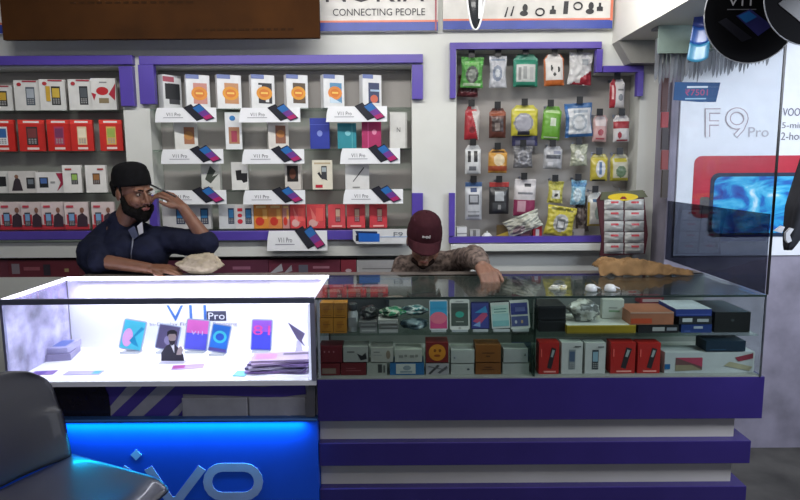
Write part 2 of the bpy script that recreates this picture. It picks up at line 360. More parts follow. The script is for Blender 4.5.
# row 3
z = zs(190)
row3 = [(202, 219, 163, 'd0d2cc', [('p', [(.2,.4),(.5,.9),(.8,.7),(.6,.5),(.95,.6),(.5,.25)], '4a5048'), ('r', .1, .05, .6, .12, '9a9a98')], 'white box with a grey twisted gadget picture', 0),
        (231, 247, 162, 'dcdcd8', [('p', [(.25,.7),(.6,.72),(.6,.6),(.95,.6),(.95,.3),(.7,.25),(.6,.35),(.3,.35)], '1c1a1c')], 'white box with a black blocky gadget picture', 8),
        (285, 301, 163, 'd4cfc8', [('r', .15, .3, .85, .9, '26201e'), ('e', .5, .6, .2, .2, '6a4030')], 'white box with a near black square picture', -6),
        (312, 332, 160, 'ddd8c6', [('r', .1, .86, .9, .92, 'b8a888'), ('p', [(.25,.55),(.4,.4),(.75,.3),(.62,.5),(.5,.42),(.35,.6)], '26262a'), ('r', .45, .35, .72, .8, '3a3c40'), ('r', .48, .6, .69, .75, 'a8b4b8'), ('r', .15, .06, .5, .16, 'c02038')], 'cream box with flip phone picture and red corner', 5),
        (345, 369, 164, 'dcdcda', [('p', [(.3,.3),(.34,.3),(.8,.85),(.76,.88)], '3a3c40'), ('r', .3, .04, .6, .1, '909090')], 'plain white box with a thin slanted pen-like line', 4)]
for i, (x0, x1, y0, c_, pr, l, ro) in enumerate(row3):
    pack('phone_box', x0, y0, x1, 190, YI, .045, c_, pr, l+' on central third shelf', rot=ro, zfix=z)
# row 4
z = zs(229)
row4 = [(163, 187, 'c8c8c4', 0), (189, 210, 'c4c4c2', 0), (219, 235, 'cfd2d2', 0), (236, 253, 'd8d6d4', 1), (254, 268, 'd88a34', 2), (269, 282, 'd8884a', 2), (283, 289, 'c88a84', 2),
        (290, 305, 'd04648', 3), (307, 325, 'd0464a', 3), (328, 345, 'd04a50', 4), (347, 365, 'd0444a', 4), (369, 387, 'c83c44', 4)]
for i, (x0, x1, c_, k) in enumerate(row4):
    if k == 0: pr = phone_pr(.55, .2, .9, .85, '1c2c48', '3a78a8')
    elif k == 1: pr = [('e', .25, .3, .15, .1, 'c83040'), ('e', .25, .55, .13, .08, 'c83040'), ('r', .12, .72, .4, .85, 'c83040')] + phone_pr(.55, .2, .9, .85, '1c2c48', '3a78a8')
    elif k == 2: pr = [('e', .4, .3, .3, .18, 'c83828'), ('r', .15, .85, .85, .95, 'f0d090'), ('r', .6, .4, .9, .8, 'e8b060')]
    elif k == 3: pr = [('e', .35, .22, .25, .16, 'd8a8a0'), ('p', [(.2,.9),(.3,.4),(.7,.2)], 'e07870'), ('r', .5, .3, .9, .85, 'e05a54')]
    else: pr = phone_pr(.42, .25, .72, .85, '8a3034', 'c8a890') + [('r', .2, .05, .8, .12, 'f0b0a8')]
    pack('phone_box', x0, 204.5, x1, 229, YI, .04, c_, pr, ['grey-white box with a blue phone picture', 'grey-white box with a blue phone picture', 'white box with a blue phone at its right edge', 'white box with red dots and a blue phone picture', 'orange box with a red seal', 'paler orange box with a red seal', 'narrow pinkish box', 'red box with pale round seal', 'wider red box with pale round seal', 'red box with a small phone picture', 'red box with a small phone picture', 'red box with a small phone picture'][i]+f', {ORD[i]} on central bottom shelf', group='boxes along the central bottom shelf', rot=[0,0,4,0,3,-3,0,4,-2,3,-3,6][i], zfix=z)
# promo cards
def promo(x0, y0, x1, y1, lab, Y=3.435, txt='V11 Pro'):
    a = at(x0, y1, Y); c = at(x1, y0, Y); w_ = c.x-a.x; h = c.z-a.z
    b = MB(); b.prism([(-w_/2, 0, 0), (w_/2, 0, 0), (w_/2, 0, h), (-w_/2+.015, 0, h), (-w_/2+.005, 0, h*.6)], (0, .003, 0), mat('e9ebee', .35, noise_amt=.02))
    prints(b, w_, h, [('t', txt, .19, .42, .42, .66, '303040'), ('r', .14, .3, .46, .34, '8a8a98')])
    H = lambda u, v: ((u-.5)*w_, v*h)
    for k, (du, cb, cs) in enumerate([(0, '15151c', '24242e'), (.17, '23263c', None)]):
        pts = [(.47+du*.8, 1.0), (.60+du*.8, 1.24 if k == 0 else 1.28), (.81+du*.95, .28), (.68+du*.95, .08)]
        P = [Vector((H(u, v)[0], -.003-.003*k, H(u, v)[1])) for u, v in pts]
        b.prism(P, (0, .003, 0), mat(cb, .3))
        cen = sum(P, Vector())/4; Q = [cen+(p-cen)*.88+Vector((0, -.0004, 0)) for p in P]
        if cs: b.add(Q, [(0,1,2,3)], mat(cs, .3))
        else:
            m1 = (Q[0]*.6+Q[3]*.4); m2 = (Q[1]*.6+Q[2]*.4); n1_ = (Q[0]*.25+Q[3]*.75); n2_ = (Q[1]*.25+Q[2]*.75)
            b.add([Q[0], Q[1], m2, m1], [(0,1,2,3)], mat('2a68ac', .3)); b.add([m1, m2, n2_, n1_], [(0,1,2,3)], mat('6e3a8c', .3)); b.add([n1_, n2_, Q[2], Q[3]], [(0,1,2,3)], mat('a82a66', .3))
    # clip holding the card on the shelf edge
    b.box(-.012, .012, .003, YW-Y+.004, h*.45, h*.5, M_alu)
    o = b.build('promo_card', origin=(0,0,0)); o.location = ((a.x+c.x)/2, Y, a.z); return tag(o, lab, 'promo card', 'white promo cards on the central shelves')
rn = ['top', 'second', 'third']
cn = ['left', 'middle', 'right']
for r_, row in enumerate([[(155,107.5,216,122.5),(239,107.5,300,122.5),(326,106,387,122)], [(161,149,223,164),(242,149,304,164),(340,148,400,164)], [(163,190,226,204.5),(243,190,305,204.5),(343,189,403,204)]]):
    for c_, q_ in enumerate(row):
        promo(*q_, f'white promo card with two phones, {cn[c_]} of three on the {rn[r_]} central shelf edge')
promo(267, 230.5, 327, 251, 'larger white promo card with two phones hanging below the central bottom shelf')
b = MB(); Y = 3.42; a = at(353, 244, Y); c = at(411, 229, Y); w_ = c.x-a.x; h = c.z-a.z
b.prism([(-w_/2+.02, 0, 0), (w_/2, 0, 0), (w_/2, 0, h), (-w_/2, 0, h), (-w_/2, 0, .025)], (0, .012, 0), mat('d0d2d4', .4))
prints(b, w_, h, [('p', [(.04,.9),(.42,.85),(.42,.35),(.1,.3)], '1a2850'), ('p', [(.1,.75),(.46,.7),(.46,.15),(.1,.15)], '1c62c0'), ('r', .05, .2, .1, .6, '101830'), ('t', 'F9', .70, .5, .86, .8, '707880'), ('r', .45, .46, .98, .49, '5a90d0')])
b.box(-.01, .01, .012, YF-Y+.0, h*.4, h*.5, M_alu)
o = b.build('promo_card', origin=(0,0,0)); o.location = ((a.x+c.x)/2, Y, a.z); tag(o, 'grey-white card with two blue phones and a number, hanging beside the maroon cap', 'promo card')
# low recess with big dark red cartons
zlow = Z_(276)+.0005
for i, (x0, x1, c_, l, pr) in enumerate([
    (-60, 8, '5a2030', 'dark red carton cropped by the photo edge', []),
    (9, 78, '5c1a28', 'dark red carton with two printed gadgets and pale writing band', [('r', .05, .2, .16, .8, '7a7078'), ('r', .22, .4, .45, .6, '8a4a55'), ('r', .5, .1, .6, .75, '28202c'), ('r', .8, .3, .86, .5, '9a8a60')]),
    (150, 268, '56243a', 'dark red carton behind the cream cloth with faint writing', [('r', .7, .4, .85, .6, '8a5a70')]),
    (269, 340, '5e2034', 'dark red carton with silver rays and grey screens below the central display', [('p', [(0,.1),(.18,.8),(.2,.3)], 'a0a0a8'), ('p', [(.2,.1),(.32,.7),(.33,.3)], '909098'), ('r', .42, .2, .55, .7, '5a5a68'), ('r', .62, .45, .85, .6, '9a6a7a')]),
    (341, 356, '7a2434', 'narrow dark red carton end with white round seal', [('e', .5, .3, .2, .12, 'b0a0a8')]),
    (357, 411, '9a9a9c', 'pale grey carton with black triangle print beside the crouched man', [('r', .1, .4, .9, .45, '66666a'), ('p', [(.62,.1),(.7,.5),(.78,.1)], '18181c')])]):
    pack('carton', x0, 260, x1, 276, 3.50, .09, c_, pr, l, zfix=zlow, rough=.6)

# ------------------------------------------------------------------ right niche: hooks & hanging packs
def hook(px, py):
    a = at(px, py, YI-.01)
    b = MB(); b.tube([(a.x, YB-.014, a.z-.012), (a.x, a.y, a.z-.012), (a.x, a.y-.004, a.z-.006)], .0022, M_alu, 6)
    b.box(a.x-.017, a.x+.017, a.y-.008, a.y-.004, a.z-.02, a.z+.018, M_blk); b.box(a.x-.005, a.x+.005, YB-.018, YB-.012, a.z-.02, a.z-.004, M_alu)
    b.build('hook', n3)
def hang(name, x0, y0, x1, y1, base, pr, label, cat='packet', depth=.018, tilt=0, wrinkle=.0015, Y=None, shape='card', group=None, rough=.3, back=None, seed=1, dohook=True):
    Y = Y or YI
    if dohook: hook((x0+x1)/2, y0-3)
    a = at(x0, y1, Y); c = at(x1, y0, Y); w_ = c.x-a.x; h = c.z-a.z
    nx, nz = 26, 34; vs_ = []; b = MB()
    for j in range(nz+1):
        for i in range(nx+1):
            u = i/nx; v = j/nz; X = (u-.5)*w_; Zz = v*h
            if shape == 'card' and v > .86: X *= (1-.35*((v-.86)/.14)**.6)
            if shape == 'pouch': X *= 1-.10*math.sin(math.pi*v)**2
            f = max(0, 1-abs(2*u-1)**4)*max(0, 1-abs(2*min(v/.82, 1)-1)**4) if v < .82 else 0
            yy = -depth*f+wrinkle*noise.noise(Vector((u*7, v*9, seed*3.7)))*2
            vs_.append((X, yy, Zz))
    n0 = (nx+1)*(nz+1)
    back_v = [(x, .003, z_) for (x, y, z_) in vs_]
    def colour(u, v):
        cc = base
        for p in pr:
            if p[0] == 'r' and p[1] <= u <= p[3] and p[2] <= v <= p[4]: cc = p[5]
            elif p[0] == 'e' and ((u-p[1])/p[3])**2+((v-p[2])/p[4])**2 <= 1: cc = p[5]
            elif p[0] == 'd' and p[1]*u+p[2]*v > p[3]: cc = p[4]
        h_ = [int(cc[i:i+2], 16) for i in (0, 2, 4)] if len(cc) == 6 else [int(x*2, 16) for x in cc]; g_ = sum(h_)/3
        return '%02x%02x%02x' % tuple(int((x*.78+g_*.22)*.9) for x in h_)
    groups = {}
    for j in range(nz):
        for i in range(nx):
            q_ = j*(nx+1)+i; groups.setdefault(colour((i+.5)/nx, (j+.5)/nz), []).append((q_, q_+1, q_+nx+2, q_+nx+1))
    b.v = [Vector(v) for v in vs_+back_v]
    for cc, fs in groups.items():
        k = b.mid(mat(cc, rough+.1, coat=.1))
        for f in fs: b.f.append(f); b.mi.append(k); b.smooth.append(True)
    k = b.mid(mat(back or base, rough))
    b.f.append([j for j in []]) if False else None
    ring = list(range(nx+1))+[j*(nx+1)+nx for j in range(1, nz+1)]+[nz*(nx+1)+i for i in range(nx-1, -1, -1)]+[j*(nx+1) for j in range(nz-1, 0, -1)]
    for i in range(len(ring)):
        p, q_ = ring[i], ring[(i+1) % len(ring)]; b.f.append([p, p+n0, q_+n0, q_]); b.mi.append(k); b.smooth.append(False)
    b.f.append([r+n0 for r in ring][::-1]); b.mi.append(k); b.smooth.append(False)
    o = b.build(name, origin=(0,0,0)); o.location = ((a.x+c.x)/2, Y, a.z); o.rotation_euler = (0, R(tilt), 0)
    return tag(o, label, cat, group)
hk = [
 ('packet', 457, 75, 478, 97, '5a1a24', [('r', .1, .1, .9, .2, '7a3038')], 'dark red packet half hidden behind the bright green one, top left of the hook wall', 3, 3.56, 'pouch'),
 ('packet', 460, 57, 483, 88, '58b848', [('e', .5, .42, .3, .28, '4a5048'), ('e', .5, .42, .2, .18, '8a9488'), ('r', .15, .75, .8, .86, '90d878'), ('r', .1, .05, .9, .14, 'b8d8a8')], 'bright green packet with a dark coiled earphone, first in the top row of hooks', 2, 0, 'pouch'),
 ('packet', 489, 56, 507, 88, 'c8ccd4', [('e', .45, .45, .3, .25, '8a98b0'), ('e', .45, .45, .15, .14, 'd0d8e0'), ('r', .1, .85, .9, .9, '8a9ab0')], 'silver pouch packet, second in the top row of hooks', 0, 0, 'pouch'),
 ('packet', 513, 54, 538, 87, '2a9a7a', [('r', .12, .15, .88, .68, 'c8ccc8'), ('r', .2, .2, .3, .6, '888c8c'), ('r', .4, .25, .55, .62, '9aa0a0'), ('r', .65, .2, .8, .6, 'b0b4b4'), ('r', .1, 0, .9, .06, '1a6a54')], 'teal card with a silver coiled cable, third in the top row of hooks', 0, 0, 'card'),
 ('packet', 544, 54, 565, 86, 'e8e4e0', [('r', 0, 0, 1, .18, 'e06a20'), ('e', .35, .55, .06, .1, '303030'), ('e', .7, .5, .06, .1, '303030'), ('e', .5, .35, .07, .06, '303030'), ('r', 0, 0, .06, 1, 'e07030'), ('r', .94, 0, 1, 1, 'e07030')], 'white card with orange base and black earbuds, fourth in the top row of hooks', -2, 0, 'card'),
 ('packet', 567, 52, 592, 85, 'dcdcdc', [('d', .5, -1, .05, 'b82030'), ('r', .3, .05, .5, .2, 'd8d0d0'), ('r', .55, .6, .8, .8, 'a0a8b0')], 'crinkled white and red pouch packet, last of the full top row of hooks', 3, 0, 'pouch'),
 ('packet', 609, 79, 625, 108, 'e6e2e0', [('r', 0, 0, .35, 1, 'c82838'), ('r', .1, .3, .22, .8, 'e8b0b0'), ('e', .7, .35, .16, .12, '8a9098'), ('r', .5, .6, .9, .64, '888888')], 'white card with a red side strip, alone below the step of the purple frame', 0, 0, 'card'),
 ('packet', 464, 106, 479, 140, 'c8202c', [('d', 1, .6, .95, 'd0c8c4'), ('e', .5, .3, .2, .1, '881820'), ('r', .2, .85, .8, .9, 'f06060')], 'red card with a pale corner, first in the second row of hooks', 2, 0, 'card'),
 ('packet', 489, 108, 506, 138, '6a3428', [('r', .15, .2, .85, .65, '3a2624'), ('r', 0, .75, 1, .9, 'a85030'), ('r', .3, .25, .6, .5, '807068')], 'brown card with a dark window, second in the second row of hooks', 0, 0, 'card'),
 ('packet', 512, 118, 538, 146, '4a4a8a', [('r', .1, .0, .9, .2, '8a8aa8')], 'purple-blue card peeping out below the yellow one in the second row', 0, 3.56, 'card'),
 ('packet', 511, 105, 538, 136, 'd8cc28', [('e', .45, .42, .36, .32, '8a8a94'), ('e', .45, .42, .3, .27, 'a8a8b4'), ('r', .1, .82, .9, .88, 'f0ec90'), ('r', .25, .04, .7, .14, '303040')], 'yellow card with a round grey cable coil, third in the second row of hooks', 0, 0, 'card'),
 ('packet', 541, 106, 560, 140, '6cb828', [('r', .4, .4, .7, .65, 'd8e8c8'), ('r', .1, .8, .9, .88, 'b8e090'), ('r', .1, .05, .9, .1, 'd8ecc8')], 'lime green card with a small white square, fourth in the second row of hooks', 4, 0, 'card'),
 ('packet', 565, 103, 594, 137, '2a68b0', [('r', .12, .08, .95, .86, 'd4d8dc'), ('e', .5, .42, .3, .26, 'a8b4c0'), ('e', .5, .42, .22, .19, 'd8dce0'), ('r', .3, .7, .85, .78, '9aa8b8')], 'blue and white bag with a coiled white cable, fifth in the second row of hooks', -3, 0, 'pouch'),
 ('packet', 592, 115, 607, 142, 'dca8a4', [('r', .1, .6, .9, .95, 'e8d8d8'), ('e', .5, .35, .2, .12, 'c03848'), ('r', .2, .1, .8, .16, 'c84858')], 'pale pink card beside the blue and white bag', 2, 0, 'card'),
 ('packet', 613, 115, 630, 142, 'e4e0de', [('r', 0, .5, 1, .75, 'c8303c'), ('e', .35, .25, .12, .12, 'c03040'), ('r', .2, .03, .9, .09, 'c03040')], 'white card with a red band, rightmost under the single red-striped card', -1, 0, 'card'),
 ('packet', 465, 145, 481, 174, 'e0e2e4', [('r', .15, .4, .35, .8, '202024'), ('r', .55, .4, .78, .8, '202024'), ('r', .25, .12, .7, .25, '70747c')], 'white card with two black adapters, first in the third row of hooks', 0, 0, 'card'),
 ('packet', 488, 149, 507, 173, 'e09a28', [('e', .55, .55, .3, .25, 'e8d0a0'), ('r', 0, .1, 1, .3, 'b84820'), ('r', .1, .85, .9, .92, '502c18')], 'amber card with a rust band, second in the third row of hooks', 1, 0, 'card'),
 ('packet', 513, 146, 533, 168, '77777c', [('e', .5, .5, .32, .32, 'a0a0a8'), ('e', .5, .5, .22, .22, '707078')], 'grey clear pouch with a round cable, third in the third row of hooks', 0, 0, 'pouch'),
 ('packet', 543, 146, 562, 169, 'b8bac0', [('r', .1, .45, .9, .62, '50545c'), ('r', .5, .65, .9, .8, '8a90a8'), ('r', .2, .1, .5, .3, 'e0e0e4')], 'light grey boxed adapter pack, fourth in the third row of hooks', 2, 0, 'card'),
 ('packet', 570, 144, 588, 166, 'b4b89c', [('e', .4, .55, .2, .2, 'dcdccc'), ('e', .65, .35, .15, .15, 'e8e8dc')], 'khaki silver pouch, fifth in the third row of hooks', 0, 0, 'pouch'),
 ('packet', 590, 154, 608, 181, 'd4c030', [('e', .55, .45, .28, .32, 'd8d8d8'), ('r', .48, .25, .6, .7, '4a70a0'), ('r', .05, .9, .95, .96, 'f0e890'), ('r', .1, .0, .9, .07, '3a3a20')], 'yellow card with white and blue plug, left of the two side by side', 0, 0, 'card'),
 ('packet', 610, 154, 629, 181, 'd4d0b0', [('r', 0, 0, 1, .12, 'c8b828'), ('r', 0, .0, .1, 1, 'c8b828'), ('e', .55, .35, .28, .22, '6a8a60'), ('r', .2, .7, .9, .85, 'd8c830')], 'yellow-edged card with green oval, right of the two side by side', -1, 0, 'card'),
 ('packet', 465, 182, 482, 220, 'c8ccd2', [('r', 0, .88, 1, 1, '2a5a98'), ('r', .2, .42, .8, .68, '50545c'), ('r', .26, .46, .74, .64, 'b0b4bc'), ('r', .3, .74, .7, .84, '1a3a78'), ('r', .15, .1, .85, .14, '8a8e96'), ('r', .15, .2, .85, .24, '8a8e96')], 'silver boxed pack with a blue top, first in the bottom row of hooks', 0, 0, 'straight'),
 ('packet', 489, 182, 509, 214, '2a2a2e', [('r', 0, .84, 1, 1, 'c82c28'), ('r', .28, .4, .72, .72, 'b8bcc0'), ('r', .15, .1, .85, .36, '44464a'), ('r', .42, .14, .56, .28, 'a0a0a0')], 'black windowed pack with a red top, second in the bottom row of hooks', 0, 0, 'straight'),
 ('packet', 513, 179, 535, 216, 'd4cfd0', [('r', 0, 0, 1, .45, 'a82a5c'), ('r', .15, .12, .55, .4, 'd8a0b0'), ('r', .45, .78, .75, .88, '303038'), ('r', .15, .6, .85, .64, '707078')], 'white and magenta pack, third in the bottom row of hooks', 2, 0, 'straight'),
 ('packet', 547, 181, 563, 203, 'd4cc48', [('r', .25, .2, .75, .6, 'e0e0d0'), ('r', .4, .3, .6, .45, '505050')], 'small yellow pouch with a white label, hanging above the yellow bag', 3, 0, 'pouch'),
 ('packet', 570, 180, 586, 205, '8ac8e4', [('e', .4, .4, .28, .28, 'd0e8f0'), ('r', 0, .75, 1, .92, '3a88c0')], 'light blue pouch, between the yellow pouch and the white and yellow card', 2, 0, 'pouch'),
 ('packet', 587, 192, 603, 226, 'e0e0da', [('r', 0, 0, .12, .7, 'd8b820'), ('r', 0, 0, 1, .06, 'd8b820'), ('e', .65, .4, .22, .2, '98b0a8'), ('r', .3, .7, .7, .8, '4a78a8')], 'white card with yellow left edge, next to the big display of pouches', 0, 0, 'card'),
 ]
for i, (nm, x0, y0, x1, y1, base, pr, lab, tilt, Y, shp) in enumerate(hk):
    hang(nm, x0, y0, x1, y1, base, pr, lab, 'packet', .02 if shp != 'pouch' else .016, tilt, .004 if shp == 'pouch' else .0012, Y or YI+.01*(i % 2), shp, 'packets on the black hooks', seed=i, dohook=(Y == 0))
# jumble on the niche ledge
zl = zb3+.0005
for i in range(1): pass
def ledge(x0, y0, x1, y1, c_, pr, l, nm='box', Y=3.50, d=.06, rot=0, cat='box', rough=.45):
    return pack(nm, x0, y0, x1, y1, Y, d, c_, pr, l, cat, rot=rot, zfix=zl, rough=rough)
ledge(456, 227, 467, 236, 'd4d6d4', [('r', 0, .55, 1, .62, '8a8c8c')], 'small white box at the left end of the hook wall ledge', rot=6)
ledge(470, 230, 480, 236, 'a8a8a8', [('r', .3, 0, .6, 1, '6a6a6a')], 'small grey box on the ledge, between the white box and white charger', rot=0)
b = MB(); c0 = at(487, 236, 3.54); b.lathe([(.036, 0), (.037, .012), (.03, .035), (.016, .05), (.006, .053)], mat('e4e6e8', .3), n=22); b.tube([(0,0,.053), (.0,0,.062)], .004, mat('e4e6e8', .3), 8)
o = b.build('charger', origin=(0,0,0)); o.location = (c0.x, 3.54, zl); tag(o, 'white rounded charger with a small stem on the ledge below the red-topped pack', 'charger')
ledge(497, 226, 516, 235, '5a4a2a', [('p', [(0,0),(1,.5),(1,.8),(0,.4)], 'b8a040')], 'brown box with a gold stripe on the ledge, right of the white charger', rot=-14)
ledge(518, 226, 531, 235, '5a2a34', [('r', .1, .3, .9, .5, '7a4850')], 'dark maroon packet lying on the ledge, right of the gold-striped box', rot=8)
ledge(533, 226, 543, 235, 'b8303c', [('r', .3, .2, .7, .8, 'd8d0d0')], 'small red and white box on the ledge, left of the yellow bag', rot=-5)
ledge(562, 229, 585, 235, 'a8a4a0', [('r', .1, .2, .5, .8, '706860')], 'low grey box on the ledge, right of the yellow bag', rot=4)
hang('packet', 543, 206, 573, 236, 'd4c42c', [('e', .5, .45, .27, .3, 'b8b8b4'), ('r', .35, .25, .65, .6, '6a6c6c'), ('r', .4, .3, .6, .5, 'd0d0cc'), ('r', .1, .85, .9, .95, '8a8428')], 'yellow bag with a black and white device, leaning on the ledge of the hook wall', 'packet', .02, 9, .006, 3.47, 'pouch', seed=41, dohook=False)
hang('packet', 508, 214, 545, 232, 'b0b0a0', [('d', 1, .5, .9, 'd0d4c4'), ('e', .3, .3, .2, .2, '8a7078')], 'crumpled clear plastic bag leaning on the ledge under the magenta pack', 'packet', .025, -22, .01, 3.485, 'pouch', seed=43, dohook=False)
hang('packet', 576, 196, 590, 232, '5a4c48', [('e', .4, .5, .3, .2, '8a7c78'), ('r', .1, .1, .6, .2, '9a9088')], 'dull brown bag hanging behind the light blue pouch', 'packet', .02, -5, .006, 3.54, 'pouch', seed=44, dohook=False)

# display card of pouches
Yd = 3.36
t = thing('pouch_display', at(622, 256, Yd), 'hanging card of ten silver pouches with yellow oval header beside the hook wall', 'pouch display')
b = MB(); P = [at(x, y, Yd) for x, y in [(600, 256), (645, 254), (648, 235), (644, 195), (645, 191), (602, 193), (597, 200), (602, 240)]]; b.prism(P, (0, .012, 0), mat('4a1820', .6)); b.build('backing_card', t)
b = MB(); P = [at(x, y, Yd-.006) for x, y in [(600, 200), (648, 197), (643, 190), (602, 192)]]; b.prism(P, (0, .006, 0), mat('5a5c40', .5))
ec = at(623, 197, Yd-.008); b.prism([ec+Vector((.082*math.cos(k*.3142), 0, .020*math.sin(k*.3142))) for k in range(20)], (0, .002, 0), mat('e8c820', .4))
b.prism([at(x, y, Yd-.01) for x, y in [(620, 199), (627, 199), (625, 196.5), (622, 196.5)]], (0, .002, 0), mat('8a2020', .4))
b.build('header', t)
for j in range(5):
    for i in range(2):
        x0 = 604+i*20.5; y0 = 199+j*11; b = MB(); n = 10; vv = []; A = at(x0, y0+10.5, Yd-.002); Bb = at(x0+19.5, y0, Yd-.002); sx = Bb.x-A.x; sz = Bb.z-A.z
        for q_ in range(n+1):
            for p_ in range(n+1):
                u = p_/n; v = q_/n; f = (1-abs(2*u-1)**3)*(1-abs(2*v-1)**3)
                vv.append((A.x+u*sx, Yd-.002-.016*f-.007*noise.noise(Vector((u*5+i*9, v*5+j*7, 3))), A.z+v*sz))
        fs = [(q_*(n+1)+p_, q_*(n+1)+p_+1, (q_+1)*(n+1)+p_+1, (q_+1)*(n+1)+p_) for q_ in range(n) for p_ in range(n)]
        ms = mat(['b8b8b4', 'a8a8a4'][(i+j) % 2], .35); mr = mat('b03038', .4)
        b.add(vv, [f for k, f in enumerate(fs) if not (k//n in (6, 7) and 3 <= k % n <= 6)], ms, True); b.add(vv, [f for k, f in enumerate(fs) if (k//n in (6, 7) and 3 <= k % n <= 6)], mr, True)
        b.add([vv[0], vv[n], vv[(n+1)*(n+1)-1], vv[(n+1)*n]], [(3,2,1,0)], ms)
        b.build('pouch', t)
b = MB(); pa = at(620, 192, Yd); b.tube([pa+Vector((0,0,-.01)), pa+Vector((0,.01,.02)), (pa.x, YW-.002, pa.z+.03)], .0018, M_alu, 6); b.build('hanger', t)

# ------------------------------------------------------------------ signs above the niches
def signboard(x0, x1, yb, label, Y, extra):
    a = at(x0, yb, Y); c = at(x1, yb, Y); z0 = min(a.z, c.z); W = c.x-a.x; H = 2.72-z0
    t = thing('sign_board', ((a.x+c.x)/2, Y, z0), label, 'sign')
    b = MB(); b.box(a.x, c.x, Y, YW, z0, 2.72, mat('d8d6d2', .5)); b.build('panel', t)
    s = (at((x0+x1)/2, yb, Y)-at((x0+x1)/2, yb-10, Y)).length/10
    b = MB(); b.box(a.x, c.x, Y-.003, Y, z0, z0+s*8.5, mat('2c429c', .4)); b.build('blue_band', t)
    b = MB(); b.box(a.x, c.x, Y-.003, Y, z0+s*8.6, z0+s*10.5, mat('d8785c', .4)); b.build('orange_line', t)
    extra(t, a, c, z0, s); return t
def ex1(t, a, c, z0, s):
    b = MB(); m = mat('2a2a30', .5)
    q0 = at(333, 16, 3.44); q1 = at(425, 15, 3.44)
    b.text('CONNECTING PEOPLE', (q0.x, 3.436, q0.z), (q1.x-q0.x, 0, 0), (0, 0, s*7), m)
    q0 = at(326, 2.5, 3.44); q1 = at(424, 2.5, 3.44)
    b.text('NOKIA', (q0.x, 3.436, q0.z), (q1.x-q0.x, 0, 0), (0, 0, s*26), m); b.build('lettering', t)
    b = MB(); e = at(435, 20, 3.44); b.box(e.x, e.x+.008, 3.434, 3.44, z0, 2.72, mat('9a3848', .4)); b.build('red_edge', t)
signboard(-120, 438, 30.5, 'white phone sign board with blue lower band and black lettering above the central display', 3.44, ex1)
def ex2(t, a, c, z0, s):
    m = mat('26262c', .5)
    for (px, py, k) in [(505, 13, 0), (511, 12, 0), (524, 11, 1), (540, 12, 2), (553, 10, 3), (566, 8, 4), (578, 6, 2), (590, 9, 1), (600, 7, 3)]:
        q = at(px, py, 3.44-.004); b = MB()
        if k == 0: b.prism([q+Vector((-.004, 0, -.02)), q+Vector((.006, 0, -.02)), q+Vector((.018, 0, .03)), q+Vector((.012, 0, .03))], (0, .003, 0), m)
        elif k == 1:
            b.prism([q+Vector((.022*math.cos(i*.4488), 0, -.012+.014*math.sin(i*.4488))) for i in range(14)], (0, .003, 0), m); b.prism([q+Vector((.014*math.cos(i*.4488)+.006, 0, .016+.02*math.sin(i*.4488))) for i in range(14)], (0, .003, 0), m)
        elif k == 2:
            b.tube([q+Vector((.022*math.cos(i*.42), 0, .018*math.sin(i*.42))) for i in range(16)], .004, m, 6)
        elif k == 3:
            b.prism([q+Vector((x, 0, z_)) for x, z_ in [(-.016,-.02),(.016,-.02),(.016,.0),(.006,.004),(.006,.022),(-.006,.022),(-.006,.004),(-.016,0)]], (0, .003, 0), m)
        else:
            b.prism([q+Vector((x, 0, z_)) for x, z_ in [(-.014,-.03),(.01,-.03),(.014,.035),(-.01,.035)]], (0, .003, 0), m)
        b.build('product_picture', t)
    b = MB(); b.box(c.x-.012, c.x, 3.434, 3.44, z0+s*8, 2.72, mat('d8785c', .4)); b.build('orange_edge', t)
signboard(443, 612, 28.5, 'white sign board with small black gadget pictures and a blue band above the hook wall', 3.44, ex2)
# brown hanging board
Y = 3.3; a = at(3, 40, Y); c = at(320, 42, Y)
t = thing('hanging_board', ((a.x+c.x)/2, Y, a.z), 'large dark brown hanging board covering the left part of the top sign', 'board')
b = MB(); b.box(a.x, c.x, Y, Y+.03, a.z, 2.66, mat('3a2008', .85, scale=5, noise_amt=.18)); b.build('board', t, bevel=.003)
b = MB()
for (px, w_) in [(80, .02), (245, .02)]:
    q = at(px, 30, Y); b.tube([(q.x, Y+.015, 2.655), (q.x, Y+.015, 2.75)], .004, M_blk, 6)
b.build('hanging_wire', t)
b = MB()
for (x0, x1, y0, y1) in [(70, 195, 1, 4), (196, 295, 28, 31)]:
    A = at(x0, y1, Y-.001); D = at(x1, y0, Y-.001); n = 14
    for k in range(n):
        u0 = A.x+(D.x-A.x)*k/n; u1 = u0+(D.x-A.x)/n*(.55+.3*random.random()); b.box(u0, u1, Y-.002, Y, A.z, D.z, mat('2c1806', .85))
b.build('worn_line', t)
# pendant
pc = at(475, 31, 3.0)
t = thing('pendant_lamp', pc, 'dark oval pendant lamp shade with pale rim hanging in front of the gadget sign', 'lamp')
prof = []
b = MB()
pts = []
n = 28; L = .30
vv = []; rings = 16
for j in range(rings+1):
    f = j/rings; z_ = pc.z+f*L; rr = .047*math.sqrt(max(0, 1-(1-f)**2.3))
    for k in range(n): tt = 2*math.pi*k/n; vv.append((pc.x+rr*math.cos(tt), pc.y+rr*.5*math.sin(tt), z_))
fs = [(j*n+k, j*n+(k+1) % n, (j+1)*n+(k+1) % n, (j+1)*n+k) for j in range(rings) for k in range(n)]
b.add(vv, fs, mat('26282a', .15, coat=.6), True); b.build('shade', t)
b = MB(); rim = [(pc.x+.047*1.02*math.cos(R(a_))*1.0, pc.y-.02, pc.z+L-L*math.sin(R(a_))*1.0) for a_ in range(0, 181, 9)]; b.tube(rim, .0045, mat('d4d6d8', .3), 8)
b.box(pc.x+.012, pc.x+.03, pc.y-.026, pc.y-.02, pc.z+.05, pc.z+L, mat('c8cacc', .3)); b.build('rim', t)
b = MB(); b.tube([(pc.x, pc.y, pc.z+L-.01), (pc.x, pc.y, 2.75)], .006, M_blk, 8); b.build('cord', t)

